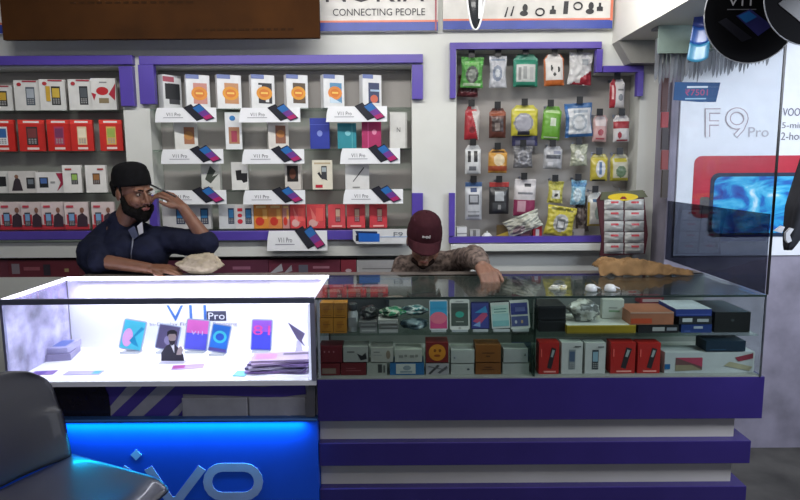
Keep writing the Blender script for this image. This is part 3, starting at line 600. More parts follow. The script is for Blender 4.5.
# ------------------------------------------------------------------ right counter
YC = 2.38; YK = 2.88
zt_ = at(540, 296, YC).z; xg0 = at(317, 378, YC).x; xg1 = at(764, 330, YC).x; zc0 = at(540, 378, YC).z
z1 = at(540, 420, YC).z; z2 = at(540, 442.5, YC).z; z3 = at(540, 465, YC).z; z4 = at(540, 488, YC).z
TOP = zt_
rc = thing('glass_counter', ((xg0+xg1)/2, (YC+YK)/2, 0), 'long glass-topped showcase counter with purple and white striped base on the right', 'counter')
M_wc = mat('cfcbc4', .4, scale=3, noise_amt=.04)
xg2 = xg1+.018
b = MB(); b.box(xg0, xg2, YC, YK, z1, zc0-.001, M_purpf); b.build('purple_band', rc, bevel=.002)
for (za, zb2, ind) in [(z3, z2, .035), (0.09, z4, .04)]:
    b = MB(); b.box(xg0, xg2-ind, YC+.002, YK, za, zb2, M_purpf); b.build('purple_band', rc, bevel=.002)
for (za, zb2) in [(z2, z1), (z4, z3), (0, .09)]:
    b = MB(); b.box(xg0+.001, xg2-.085, YC+.045, YK-.02, za, zb2, M_wc); b.build('recessed_panel', rc)
zc0_ = zc0
M_in = mat('8a8c8a', .5)
b = MB(); b.box(xg0+.001, xg1-.001, YC+.001, YK-.001, zc0-.001, zc0+.004, M_in); b.build('case_floor', rc)
b = MB(); b.box(xg0+.002, xg1-.002, YK-.012, YK, zc0+.004, TOP-.008, mat('767a78', .4)); b.build('back_door', rc)
b = MB(); b.box(xg0+.001, xg1-.001, YC, YC+.005, zc0+.004, TOP-.008, GL); b.build('front_glass', rc)
b = MB(); b.box(xg0+.001, xg1, YC-.002, YK, TOP-.008, TOP, GTOP); b.build('top_glass', rc)
b = MB(); b.box(xg1-.006, xg1-.001, YC+.006, YK-.013, zc0+.004, TOP-.009, GL); b.build('side_glass', rc)
xd = at(535, 340, YC).x
b = MB(); b.box(xd-.004, xd+.004, YC+.006, YK-.013, zc0+.004, TOP-.009, glass('divider_glass', 'b8ccc4', 1)); b.build('divider', rc)
zm = at(430, 335, YC).z
b = MB(); b.box(xg0+.008, xd-.005, YC+.02, YC+.36, zm-.006, zm, GSH); b.build('shelf', rc)
zm2 = at(640, 334.5, YC+.03).z
b = MB(); b.box(xd+.005, xg1-.008, YC+.02, YC+.40, zm2-.006, zm2, GSH); b.build('shelf', rc)
b = MB(); e = mat('20302c', .3)
b.box(xg0, xg1, YC-.003, YC+.001, TOP-.0085, TOP-.001, e); b.build('front_edge', rc)
b = MB(); b.box(xg1-.004, xg1+.001, YC-.003, YC+.004, zc0, TOP-.009, M_alu); b.box(xg0+.006, xg0+.014, YC+.007, YC+.016, zc0+.004, TOP-.009, mat('c8c4d4', .4)); b.build('corner_strip', rc)
# rear ledge behind both counters (a work shelf)
b = MB(); b.box(-1.52, xg1, YK+.004, YK+.03, 0, TOP-.002, mat('5a5450', .6)); b.box(-1.52, xg1, YK+.004, YK+.10, TOP-.03, TOP-.003, mat('6a625c', .5))
tag(b.build('work_ledge', origin=(0, YK+.02, 0)), 'narrow grey work ledge running along the staff side of both counters', 'ledge')

# ---- contents of right counter
zS = zm+.0005; zF = zc0+.0045; zS2 = zm2+.0005
Yf = YC+.035
def cpack(x0, y0, x1, y1, c_, pr, l, zf, Y=Yf, d=.08, nm='box', cat='box', group=None, rot=0, bev=0):
    return pack(nm, x0, y0, x1, y1, Y, d, c_, pr, l, cat, group, rot, zfix=zf)
def stack_z(px, py, Y=Yf): return at(px, py, Y).z
# lower tier, left module: bottom then upper
low = [(319, 340, 363.5, 376, '6e1a22', [('r', .15, .15, .8, .6, '8a7468')], 'dark red box with a worn pale label, bottom left corner of the right showcase'),
       (341, 366, 363, 376, '6a1820', [('r', .2, .35, .8, .42, '9a5058'), ('r', .2, .55, .6, .6, '9a5058')], 'plain dark red box, second along the showcase floor'),
       (367, 387, 363, 376, 'a6a8a0', [('r', .55, .2, .75, .9, '3a3c3c'), ('r', .82, .2, .9, .8, '505252')], 'grey-white box with a dark bar, third along the showcase floor'),
       (390, 424, 363, 376, '2a6aa0', [('r', .18, .1, .75, .95, 'c8ccc8'), ('e', .5, .6, .12, .2, '8a98a0'), ('r', .3, .2, .65, .35, '8a98a0')], 'blue box with a white label, fourth along the showcase floor'),
       (426, 449, 363.5, 376, 'a8a4a8', [('p', [(.1,.1),(.5,.9),(.6,.8),(.2,.05)], '4a484c'), ('p', [(.5,.2),(.9,.8),(.95,.6),(.6,.1)], '5a585c'), ('p', [(.1,.7),(.9,.4),(.9,.45),(.1,.8)], '6a686c')], 'grey box with dark floral pattern under the orange-faced red box'),
       (451, 474, 364, 376, 'b4b6b2', [('e', .75, .5, .06, .1, '50545c')], 'white box, lower of two stacked left of the brown pair'),
       (475.5, 501, 363, 376, '7c4a1e', [('r', .25, .4, .75, .46, '4a2a10'), ('r', .35, .6, .65, .66, '4a2a10')], 'brown box, lower of the brown pair'),
       (502.5, 529, 363.5, 376, 'a8aaa6', [], 'white box, lower of two stacked right of the brown pair')]
for (x0, x1, y0, y1, c_, pr, l) in low: cpack(x0, y0, x1, y1, c_, pr, l, zF, d=.09)
up = [(319.5, 342, 346, '6a1822', [('r', .2, .6, .26, .7, 'b07078'), ('r', .4, .6, .46, .7, 'b07078'), ('r', .6, .6, .66, .7, 'b07078')], 'dark red box on top in the bottom left corner of the right showcase', 363.2),
      (343.5, 368, 346.5, 'a8a8a4', [('p', [(.55,.55),(.75,.4),(.9,.6),(.95,.2),(.7,.1)], '202024'), ('r', .15, .6, .45, .7, '6a6a6a')], 'grey-white box with a black gadget print, upper tier of the showcase floor stack', 362.7),
      (371, 393, 347.5, 'b4b2aa', [('e', .78, .5, .1, .3, '8a7a6a'), ('r', .12, .65, .4, .72, '7a7a7a'), ('r', .12, .45, .5, .5, '9a9a9a')], 'white box with small cable print, upper tier of the showcase floor stack', 362.7),
      (395, 422, 349.5, 'b8b8b0', [('r', .15, .35, .3, .55, '8a8a84'), ('r', .35, .4, .45, .6, '8a8a84'), ('r', .55, .35, .7, .55, '8a8a84'), ('r', .75, .4, .85, .6, '8a8a84')], 'white box with faint small pictures standing on the blue box', 362.7),
      (426, 448.5, 342.5, '7a2020', [('e', .5, .5, .38, .42, 'd88a28'), ('e', .4, .6, .06, .08, '8a4a10'), ('e', .62, .6, .06, .08, '8a4a10'), ('e', .5, .35, .14, .06, '9a4a18')], 'dark red box with a round orange fruit picture', 363.2),
      (451, 474.5, 350, 'b8bab6', [('e', .15, .4, .04, .06, '60646c')], 'white box, upper of two stacked left of the brown pair', 363.7),
      (475.5, 501, 345, '84501f', [('r', .25, .5, .75, .56, '50300f'), ('r', .42, .3, .58, .38, '50300f')], 'brown box, upper of the brown pair', 362.7),
      (503.5, 528, 349, 'a8aaa8', [('p', [(.85,.5),(.92,.5),(.88,.7)], '303438')], 'white box, upper of two stacked right of the brown pair', 363.2)]
for (x0, x1, y0, c_, pr, l, yb) in up: cpack(x0, y0, x1, yb, c_, pr, l, stack_z((x0+x1)/2, yb-.3)+.002, d=.085)
cpack(514, 346, 526, 352, '2a3a6a', [('r', .2, .2, .8, .5, '4a5a8a')], 'small dark blue box deep behind the white stacked pair', zF, Y=YC+.2, d=.06)
# upper shelf left module
for i, (x0, x1, y0, y1, top) in enumerate([(320, 333, 318, 333, 0), (333.7, 346.5, 318, 333, 0), (320, 333, 303, 317.4, 1), (333.7, 346.5, 303, 317.4, 1)]):
    cpack(x0, y0, x1, y1, 'b87a26', [('r', .15, .1, .85, .14, '7a4a14'), ('p', [(.25,.75),(.75,.85),(.6,.35),(.3,.3)], 'a86a1c'), ('r', .25, .55, .8, .6, '8a5418')], f'orange-brown small box, {["lower left","lower right","upper left","upper right"][i]} of the block of four in the right showcase', zS if not top else stack_z(330, 317.6)+.001, d=.06, group='block of orange boxes')
b = MB(); c0 = at(353, 334, YC+.07); b.lathe([(.02, 0), (.021, .004), (.021, .075), (.017, .084), (.017, .087)], mat('b0b4b8', .35)); o = b.build('bottle', origin=(0,0,0)); o.location = (c0.x, YC+.07, zS)
tag(o, 'grey-capped pale bottle beside the block of orange boxes', 'bottle')
b = MB(); b.lathe([(.0185, 0), (.019, .003), (.019, .024), (.016, .028)], mat('303438', .4), c=(0,0,.087)); b2 = b.build('cap', o, origin=(0,0,0)); b2.location = (0,0,0)
b = MB(); b.box(-.0213*.7, .0213*.7, -.0218, -.0205, .02, .06, mat('8a8c90', .4)); b3 = b.build('bottle_label', o, origin=(0,0,0)); b3.location = (0,0,0)
for i, (x0, x1, y0, y1, c_) in enumerate([(360, 377, 327.5, 333, '8a8a8c'), (359, 377, 322, 327, '6a6a6c'), (379, 398, 329, 333, 'a8a8a8'), (379, 399, 324.4, 328.6, '70706e'), (378, 398, 320, 324, 'a4a4a2')]):
    z_ = zS if i in (0, 2) else stack_z(380, y1+.3)+.001
    cpack(x0, y0, x1, y1, c_, [('r', .1, .3, .9, .6, 'c0c0c0' if i % 2 == 0 else '909090')], ['light grey flat box at the bottom of the two beside the bottle', 'dark grey flat box on top of the two beside the bottle', 'pale flat box at the bottom of the stack of three', 'dark flat box in the middle of the stack of three', 'pale flat box on top of the stack of three'][i], z_, d=.1)
def bag(x0, y0, x1, y1, Y, zb_, cols, l, seed, thick=.05, nm='bag'):
    a = at(x0, y1, Y); c = at(x1, y0, Y); bm = bmesh.new(); bmesh.ops.create_icosphere(bm, subdivisions=4, radius=1)
    w_ = (c.x-a.x)/2; h = (c.z-zb_)/2
    for v in bm.verts:
        n_ = noise.noise(v.co*1.8+Vector((seed, 0, 0)))*.35+noise.noise(v.co*5+Vector((0, seed, 0)))*.14
        p = v.co*(1+n_); v.co = Vector((p.x*w_*.95, p.y*thick, max(-h*.98, p.z*h)))
    me = bpy.data.meshes.new(nm); bm.to_mesh(me); bm.free()
    for cc in cols: me.materials.append(mat(cc, .3, coat=.3))
    for f in me.polygons:
        f.use_smooth = True; n_ = noise.noise(Vector(f.center)*22+Vector((seed*2, 1, 1)))
        f.material_index = min(len(cols)-1, max(0, int((n_+.5)*len(cols))))
    zmin = min(v.co.z for v in me.vertices)
    for v in me.vertices: v.co.z -= zmin
    o = bpy.data.objects.new(nm, me); C.objects.link(o); o.location = ((a.x+c.x)/2, Y, zb_+.0005)
    return tag(o, l, 'bag')
bag(359, 306, 378, 321, YC+.10, stack_z(370, 321), ['1c1e22', '2a2c30'], 'black crumpled pouch lying on the two grey flat boxes', 3)
bag(380, 307, 405, 319.5, YC+.10, stack_z(390, 319.6), ['1f6a4a', '2c8a62', 'b0b8a8', '184a34'], 'green plastic bag lying on the stack of three flat boxes', 8)
bag(400, 306, 428, 322, YC+.17, zS+.045, ['88989a', '2a7a80', 'c0c8c8', '50686c', '2a3a44'], 'teal and silver crinkled bag right of the green one', 12)
bag(399, 319, 428, 334, YC+.10, zS, ['1c2c38', '28404c', '6a7c84'], 'dark blue-black bag under the teal and silver one', 17)
bag(378, 300, 410, 309, YC+.22, zS+.105, ['c09a8c', 'b8b0a8', '8a9088'], 'pink and beige bag on top behind the green bag', 21)
# phones on the shelf front
def shelf_phone(x0, y0, x1, y1, body, prs, l, Y=YC+.05, zf=None, lean=12, tilt=0):
    a = at(x0, y1, Y); c = at(x1, y0, Y); w_ = c.x-a.x; h = (c.z-a.z)/math.cos(R(lean))
    zf = a.z if zf is None else zf
    t = thing('display_phone', ((a.x+c.x)/2, Y, zf), l, 'phone', 'dummy phones on stands')
    b = MB(); b.rounded((-w_/2, 0, 0), (w_, 0, 0), (0, 0, h), (0, 1, 0), mat(body, .25), .1, .008); ph = b.build('phone_body', t, origin=(0,0,0)); ph.location = (0, 0, .006+w_/2*abs(math.sin(R(tilt)))); ph.rotation_euler = (-R(lean), R(tilt), 0)
    b = MB(); prints(b, w_, h, prs); sc = b.build('screen', ph, origin=(0,0,0)); sc.location = (0,0,0)
    b = MB(); b.box(-w_*.4, w_*.4, -.008, .05, 0, .004, mat('c8ccd0', .3)); b.box(-w_*.3, w_*.3, .036, .04, 0, .05, mat('c8ccd0', .3)); b.box(-w_*.4, w_*.4, -.01, -.007, 0, .010, mat('c8ccd0', .3)); sd = b.build('stand', t, origin=(0,0,0)); sd.location = (0,0,0)
    return t
shelf_phone(429.5, 300, 448, 329, 'd0d4dc', [('r', .04, .05, .96, .95, '3aa0d0'), ('r', .04, .05, .96, .45, 'd04a80'), ('e', .5, .4, .45, .2, 'e0708a')], 'display phone with pink and sky blue wallpaper, leftmost on the glass shelf', zf=zS)
shelf_phone(450, 300, 470, 329.5, 'd8d8d4', [('r', .07, .13, .93, .87, '4c5650'), ('e', .5, .5, .22, .1, '3aa090'), ('r', .3, .25, .7, .28, 'a0a8a0'), ('e', .5, .06, .07, .04, 'a8a8a4'), ('r', .3, .92, .7, .94, '909090')], 'white display phone with a dark screen and green oval, second on the glass shelf', zf=zS)
shelf_phone(471, 303, 490, 330, '2a2c5a', [('r', .05, .06, .95, .94, '38408a'), ('p', [(.1,.3),(.8,.7),(.9,.5),(.5,.2)], 'b04a70'), ('p', [(.2,.6),(.8,.85),(.9,.6)], '3a8ac0'), ('p', [(.1,.15),(.5,.3),(.5,.1)], '80a0d0')], 'dark display phone with blue and pink swirl screen, third on the glass shelf', zf=zS)
shelf_phone(491, 303, 512, 330, '26282c', [('r', .05, .03, .95, .95, 'c8ccc8'), ('r', .1, .1, .9, .85, '9cc4c4'), ('r', .1, .55, .9, .85, 'b8d4cc'), ('r', .2, .6, .8, .63, '5a8a8a'), ('r', .2, .7, .8, .73, '5a8a8a'), ('r', .1, .1, .9, .3, '7ab0b4')], 'display phone with a pale aqua screen, fourth on the glass shelf', zf=zS, tilt=-3)
shelf_phone(510.5, 302, 531, 330, 'd0d0ce', [('r', .08, .5, .92, .9, '3a4088'), ('r', .08, .1, .92, .44, '50588c'), ('r', .3, .6, .8, .75, '6a70b0'), ('e', .3, .25, .06, .06, 'c0c0d0'), ('e', .6, .25, .06, .06, 'c0a080')], 'white display phone with a dark blue screen, last before the glass divider', zf=zS, tilt=-3)
# things lying under the left part of the top glass: back row
for i, (x0, x1, y0, y1, c_, l) in enumerate([(323, 342, 286.5, 295, 'b85a58', 'red-orange pack'), (344, 362, 286, 295, 'b86a5a', 'salmon pack'), (364, 388, 286.5, 295, 'b85a58', 'rose pack')]):
    cpack(x0, y0, x1, y1, c_, [('r', .1, .2, .9, .6, 'd8b0a0'), ('r', .2, .7, .8, .85, '8a3030')], f'{l} lying at the back of the right showcase, {ORD[i]} behind the orange block', stack_z(360, 294, YC+.27)+.001, Y=YC+.28, d=.05)
cpack(325, 294, 389, 330, '50545a', [('r', .05, .1, .95, .9, '404448')], 'grey storage box at the back of the showcase under the row of red packs', zS, Y=YC+.27, d=.07)
# right module
def kphone(px0, px1, y0, c_, body, scr, l, tilt=12):
    pr = [('p', [(.42,.2),(.62,.15),(.85,.8),(.62,.85)], body), ('p', [(.58,.55),(.68,.53),(.78,.75),(.66,.78)], scr), ('r', .25, .05, .85, .1, 'f0a098' if c_ != 'c8c8c6' else '909090'), ('r', .08, .55, .14, .8, 'e86058' if c_ != 'c8c8c6' else 'a0a0a0')]
    if c_ == 'c8c8c6': pr = phone_pr(.34, .14, .66, .78, body, scr)+[('r', .6, .86, .9, .9, '606060')]
    return cpack(px0, y0, px1, 376.3, c_, pr, l, zF, d=.06)
kphone(538.5, 559.5, 342.5, 'b02420', '30282c', '9aa0a0', 'red phone box, leftmost just right of the glass divider')
kphone(561, 583, 342.5, 'c8c8c6', '8a9094', '50607a', 'white phone box with a silver keypad phone picture')
kphone(584.5, 606, 343, 'c8c8c6', '3a4048', '8aa8b8', 'white phone box with a dark bulky keypad phone picture')
kphone(610, 636, 342.5, 'b02420', '30282c', '9aa0a0', 'red phone box, left of the red pair right of the white boxes')
kphone(637, 661, 343, 'b02420', '30282c', '9aa0a0', 'red phone box, right of the red pair beside the wide white box')
cpack(664, 352, 755, 376.4, 'b4b8ba', [('p', [(.12,.1),(.12,.75),(.42,.75),(.42,.15)], '6a4a4a'), ('p', [(.12,.75),(.42,.75),(.42,.3)], 'a84058'), ('p', [(.12,.1),(.42,.15),(.3,.4),(.12,.4)], '8a8068'), ('p', [(.78,.75),(.98,.95),(.98,.7),(.82,.55)], '8a3444') , ('p', [(.66,.35),(.72,.55),(.98,.3),(.95,.1)], 'a09a80'), ('r', .0, .2, .06, .45, '1a5a90')], 'wide white box with two colourful device pictures in the right end of the showcase', zF, d=.10)
# upper shelf of the right module
oy = cpack(567, 325, 636, 333.2, '8f7a14', [('r', .02, .1, .98, .14, '5a4c0c'), ('r', 0, .85, 1, 1, 'b8a030')], 'wide flat mustard yellow box on the right showcase shelf', zS2+.0, Y=YC+.05, d=.20)
oy.data.materials.append(mat('c8ccc4', .4)); oy.data.polygons[1].material_index = len(oy.data.materials)-1
zy = at(600, 325, YC+.05).z+.0015
pack('box', 603, 300, 626, 317.6, YC+.14, .05, 'bcc0b8', [('r', .3, .35, .8, .45, '7a9a78'), ('r', .3, .55, .7, .6, '8a8a88')], 'small white and pale green box on the mustard yellow box', rot=-8, zfix=zy)
bag(568, 300, 600, 318, YC+.13, zy, ['9a9a94', 'b8bab4', '6c6e6c'], 'crumpled silver wrapping on the mustard yellow box', 31)
cpack(538.5, 306, 566, 319.5, '15171a', [('r', .04, .1, .96, .14, '303438')], 'black box, upper of two left on the right shelf', stack_z(550, 320, YC+.08)+.001, Y=YC+.08, d=.14)
cpack(538.5, 320.3, 566, 333, '121416', [('r', .04, .85, .96, .9, '303438')], 'black box, lower of two left on the right shelf', zS2, Y=YC+.08, d=.14)
cpack(638, 325, 679, 333, '17181c', [('r', .35, .25, .65, .75, 'a0a0a0'), ('r', .7, .3, .95, .7, '80828a')], 'black flat box with white labels under the orange one', zS2, Y=YC+.05, d=.15)
cpack(630, 312, 674, 324.6, 'a0664c', [('r', 0, .9, 1, 1, 'b89888'), ('r', .02, .1, .5, .5, 'b84a2a')], 'orange-pink flat box on the black labelled box', stack_z(650, 324.9, YC+.05)+.001, Y=YC+.05, d=.16)
cpack(681, 324.5, 712, 333, '1c3470', [('r', .4, .5, .7, .8, 'a0a8b8'), ('r', .1, .1, .3, .3, '3a5090')], 'royal blue flat box at the bottom under the white-topped boxes', zS2, Y=YC+.05, d=.13)
cpack(679, 316.5, 712, 324, '22262e', [('r', .1, .3, .4, .8, 'b8bcc0'), ('r', .55, .3, .9, .7, 'a0a4a8')], 'dark box with two white labels on the royal blue box', stack_z(695, 324.4, YC+.05)+.001, Y=YC+.05, d=.13)
o = cpack(676, 309, 712, 316, '2a3c86', [('r', .02, .2, .98, .3, '4a5ca0')], 'blue-sided box with a white lid on top of the dark labelled box', stack_z(695, 316.4, YC+.05)+.001, Y=YC+.05, d=.17)
bb = o.data; bb.materials.append(mat('c4ccd4', .3)); bb.polygons[1].material_index = len(bb.materials)-1
cpack(714, 312, 751, 333, '101214', [('e', .5, .6, .05, .06, '3a3e42'), ('r', .0, .97, 1, 1, '24282a')], 'large black box at the right end of the showcase shelf', zS2, Y=YC+.05, d=.22)
cpack(706, 341, 746, 351, '14283a', [('r', .1, .15, .5, .2, '3a5a78')], 'dark teal flat box lying on the wide white box', stack_z(720, 351.8)+.002, d=.09)
cpack(640, 297, 664, 303, '8a2430', [('r', .1, .2, .9, .7, 'b8a0a0')], 'small dark red box behind the orange-pink one', stack_z(650, 304, YC+.22)+.0, Y=YC+.235, d=.06)
cpack(640, 304.2, 664, 329, '45484c', [], 'grey upright box behind the orange-pink one carrying the small red box', zS2, Y=YC+.23, d=.07)
# small packs on the top glass, back right
for i, (x0, x1, y0, y1, c_, l) in enumerate([(548, 559, 277, 290, 'b0b4a4', 'pale green blister'), (562, 569, 276, 290, 'c8c498', 'thin yellow blister')]):
    A = atz((x0+x1)/2, y1, TOP)
    b = MB(); b.rounded((-.022, 0, 0), (.044 if i == 0 else .026, 0, 0), (0, .07, 0), (0, 0, 1), mat(c_, .3), .2, .006); b.rounded((-.014, .012, .006), (.026 if i == 0 else .014, 0, 0), (0, .035, 0), (0, 0, 1), mat('d4d8d4', .2), .3, .006)
    o = b.build('blister_pack', origin=(0,0,0)); o.location = (A.x, A.y, TOP+.0005); o.rotation_euler.z = R(-25+8*i); tag(o, l+' pack lying on the counter glass right of the hand', 'packet')
for i, (x, y, l) in enumerate([(591, 291, 'left'), (610, 291, 'right')]):
    A = atz(x, y, TOP); b = MB(); b.lathe([(.022, 0), (.024, .006), (.020, .022), (.012, .027), (.003, .028)], mat('c8ccce', .25)); 
    b.tube([(0, -.0, .02), (.03, .012, .012), (.045, .02, .005)], .0035, mat('d0d0d0', .3), 8)
    o = b.build('charger', origin=(0,0,0)); o.location = (A.x, A.y, TOP+.0005); tag(o, f'small white rounded charger on the counter glass, {l} one of two before the brown paper', 'charger')
# brown paper
A0 = [atz(x, y, TOP) for x, y in [(599, 274), (690, 273), (655, 268), (610, 268)]]
b = MB(); n = 60; m_ = 24; vv = []
p00 = Vector((at(597, 274, 2.84).x, 2.80, TOP)); ux = at(690, 274, 2.84).x-p00.x
for j in range(m_+1):
    for i in range(n+1):
        u = i/n; v = j/m_; x_ = p00.x+ux*u+.01*noise.noise(Vector((u*5, v*5, 1))); y_ = 2.80+.12*v*(1-.4*u)+.01*noise.noise(Vector((u*6, v*3, 5)))
        z_ = TOP+.003+.062*min(1, v*4)*(1-max(0, u-.45)*1.6)*(1-max(0, .08-u)*6)+.016*noise.noise(Vector((u*12, v*6, 9)))+.009*noise.noise(Vector((u*30, v*17, 4)))*(1 if j else 0)
        vv.append((x_, y_, max(TOP+.002, z_)))
fs = [(j*(n+1)+i, j*(n+1)+i+1, (j+1)*(n+1)+i+1, (j+1)*(n+1)+i) for j in range(m_) for i in range(n)]
b.add(vv, fs, mat('8a6c4a', .85, noise_amt=.15, bump=.2), True)
o = b.build('brown_paper'); tag(o, 'crumpled sheet of brown wrapping paper on the back edge of the counter', 'paper')
md = o.modifiers.new('s', 'SOLIDIFY'); md.thickness = .0015; md.offset = 1

# ------------------------------------------------------------------ left lit counter
xl0 = at(3, 340, YC).x; xl_1 = xg0-.003
lc = thing('lit_showcase', ((xl0+xl_1)/2, (YC+YK)/2, 0), 'brightly lit white glass showcase with painted front reflections and blue light box on the left', 'counter')
M_ww = mat('f4f4fc', .5, noise_amt=.01); M_led = mat('f0f0ff', .4, emit=6, noise_amt=0)
zlf = zc0-.004
b = MB(); b.box(xl0, xl_1, YC, YK, zlf-.02, zlf, M_ww); b.build('case_floor', lc)
b = MB(); b.box(xl0+.01, xl_1-.01, YK-.02, YK-.005, zlf, TOP-.01, M_ww); b.build('back_panel', lc)
b = MB(); b.box(xl0, xl0+.006, YC+.01, YK-.02, zlf, TOP-.01, mat('b8b4d8', .15, noise_amt=.3, scale=9)); b.build('side_panel', lc)
b = MB(); b.box(xl_1-.012, xl_1-.004, YC+.012, YK-.02, zlf, TOP-.012, mat('d8d4ec', .3)); b.build('side_panel', lc)
b = MB(); b.box(xl0+.006, xl_1-.012, YC+.002, YC+.007, zlf, TOP-.012, GL); b.build('front_glass', lc)
b = MB(); b.box(xl0+.004, xl_1-.004, YC+.012, YK-.02, TOP-.007, TOP-.001, glass('case_top_glass', 'f4f4fc', .3)); b.build('top_glass', lc)
b = MB(); b.box(xl0, xl_1, YC-.004, YC+.012, TOP-.022, TOP, mat('6d7284', .35, .6)); b.build('front_rail', lc, bevel=.002)
b = MB(); b.box(xl0, xl_1, YK-.022, YK, TOP-.012, TOP, M_led); b.build('back_light_bar', lc)
b = MB(); b.box(xl0, xl0+.012, YC+.012, YK-.022, TOP-.01, TOP, M_led); b.build('side_light_bar', lc)
b = MB(); b.box(xl_1-.016, xl_1, YC+.012, YK-.022, TOP-.01, TOP, mat('d8d8f0', .4, emit=1.2, noise_amt=0)); b.build('side_light_bar', lc)
b = MB(); b.box(xl_1-.018, xl_1, YC-.003, YC+.012, zlf, TOP-.022, mat('a0a0b8', .3, .5)); b.box(xl_1-.03, xl_1-.019, YC+.014, YC+.02, zlf, TOP-.03, mat('d8d8f4', .4, emit=1.0, noise_amt=0)); b.build('corner_post', lc)
b = MB(); b.box(xl0, xl0+.01, YC-.003, YC+.012, zlf, TOP-.022, mat('8a8aa8', .3, .5)); b.build('corner_post', lc)
# big lettering on the back panel
b = MB(); yy = YK-.0215
def onback(t_, x0, y0, x1, y1, col):
    A = at(x0, y1, yy); D = at(x1, y0, yy); b.text(t_, (A.x, yy, A.z), (D.x-A.x, 0, 0), (0, 0, D.z-A.z), mat(col, .5))
onback('V11', 167, 305, 206, 321, '4a78c8')
A = at(207, 321, yy+.0005); D = at(226, 311, yy+.0005); b.add([A, (D.x, A.y, A.z), D, (A.x, A.y, D.z)], [(0,1,2,3)], mat('4a4a60', .5))
yy -= .001; onback('Pro', 208.5, 312.5, 224.5, 319.5, 'f4f4fa'); yy += .001
onback('In-Display Fingerprint Scanning', 150, 322, 237, 327, '8a8498')
b.build('printed_slogan', lc)
# front fascia: mirrored stripes, white panels and chair painted on
zfb = at(200, 422, YC).z
b = MB(); b.box(xl0, xl_1, YC+.06, YC+.075, 0, zlf-.021, mat('a8a6ac', .3)); b.build('fascia_board', lc)
b = MB(); yy = YC+.0595
P = [at(x, y, yy) for x, y in [(60, 421), (183, 421), (183, 382), (60, 382)]]; b.prism(P, (0, -.001, 0), M_purp)
for P in ([(108, 409), (131, 382), (147, 382), (112, 415), (108, 417)], [(122, 421), (138, 421), (180, 382), (162, 382)], [(163, 421), (174, 421), (183, 409), (183, 401)]):
    b.prism([at(x, y, yy-.0012) for x, y in P], (0, -.001, 0), mat('b4b2b8', .3))
P = [at(x, y, yy-.0015) for x, y in [(183, 383), (230, 385), (262, 387), (305, 382), (306, 394), (280, 397), (240, 396), (183, 394)]]; b.prism(P, (0, -.001, 0), M_purp)
b.build('reflected_stripe', lc)  # purple and pale stripes paint the reflection of an opposite counter
b = MB(); P = [at(x, y, YC+.05) for x, y in [(-40, 421), (110, 421), (110, 410), (108, 396), (103, 384), (101, 380), (-40, 380)]]; b.prism(P, (0, .006, 0), mat('1d1a2a', .15)); b.build('chair_reflection', lc)  # curved dark shape stands in for the chair's reflection
b = MB(); A = at(183, 421, YC+.05); D = at(306, 397, YC+.05); mid = at(248, 397, YC+.05).x
b.box(A.x, mid-.003, YC+.045, YC+.0575, A.z, D.z, mat('aeacb0', .25)); b.box(mid+.003, D.x, YC+.045, YC+.0575, A.z, D.z, mat('aaa8ae', .25)); b.build('reflected_panel', lc, bevel=.004)  # pale slabs stand in for white shapes reflected in the fascia
b = MB(); P = [at(x, y, YC+.03) for x, y in [(306, 421), (305, 405), (309, 383), (315, 383), (315, 421)]]; b.prism(P, (0, .02, 0), mat('77757a', .4)); b.build('end_bracket', lc)
# light box
ztop = at(190, 421.5, YC).z; xb0 = at(-60, 421, YC).x
M_blue = mat('0a44b8', .5, noise_amt=.02, emit=.10)
b = MB(); b.box(xb0, xl_1, YC, YC+.05, .02, ztop, M_blue); b.build('light_box', lc)
b = MB(); b.box(xb0, xl_1, YC-.004, YC+.05, ztop, ztop+.004, mat('2b5088', .4)); b.build('light_box_lid', lc)
b = MB(); m = mat('a0aad0', .45); yv = YC-.003; th = (0, .003, 0)
def stroke(p, w_, closed=False):
    ribbon(b, [at(x, y, yv) for x, y in p], w_, m, closed, th)
W_ = .036
stroke([(76, 465), (100, 501), (121, 501), (134, 476)], W_) if False else stroke([(77, 468), (97, 501), (104, 501), (128, 468)], W_)
stroke([(136, 476), (136, 503)], W_); b.prism([at(136+x, 455+y, yv) for x, y in [(-5.5,0),(0,5.5),(5.5,0),(0,-5.5)]], th, m)
stroke([(148, 468), (170, 501), (177, 501), (202, 468)], W_)
oc = []
for cx, a0 in ((244, -90), (222, 90)):
    for k in range(9): a_ = R(a0+k*22.5); oc.append((cx+14.5*math.cos(a_), 482-14.5*math.sin(a_)))
stroke(oc, W_, True)
b.build('brand_lettering', lc)
# ---- lit showcase contents
def lit_phone(x0, y0, x1, y1, pr, l, Y=2.76, shear=-10):
    return shelf_phone(x0, y0, x1, y1, 'a8b4cc', pr, l, Y=Y, zf=zlf+.0005, lean=14, tilt=-shear)
lit_phone(118, 318, 139, 347, [('r', .05, .04, .95, .96, '48c0dc'), ('e', .3, .4, .22, .3, 'e0a8e0'), ('p', [(.4,.3),(.8,.8),(.95,.75),(.6,.45),(.85,.15),(.6,.2)], '1c90c0')], 'display phone with cyan and pink petal wallpaper, far left in the lit showcase')
lit_phone(154, 322, 175, 346, [('r', .05, .04, .95, .96, '585078'), ('e', .6, .4, .25, .2, '8880a8')], 'greyish purple display phone behind the cut-out figure')
lit_phone(183, 315, 205, 345, [('r', .05, .04, .95, .96, '5a5ce0'), ('r', .05, .55, .95, .96, 'e06ac8'), ('t', 'V11', .25, .5, .75, .62, 'd8d0ff')], 'display phone with pink top and blue base, below the blue slogan', shear=-5)
lit_phone(207, 319, 225, 346, [('r', .05, .04, .95, .96, '2a78e0'), ('e', .5, .55, .35, .22, '48d0e8'), ('e', .5, .55, .22, .13, '2a60d0'), ('r', .05, .04, .95, .15, '5a50a0')], 'display phone with a bright blue swirl wallpaper', Y=2.72)
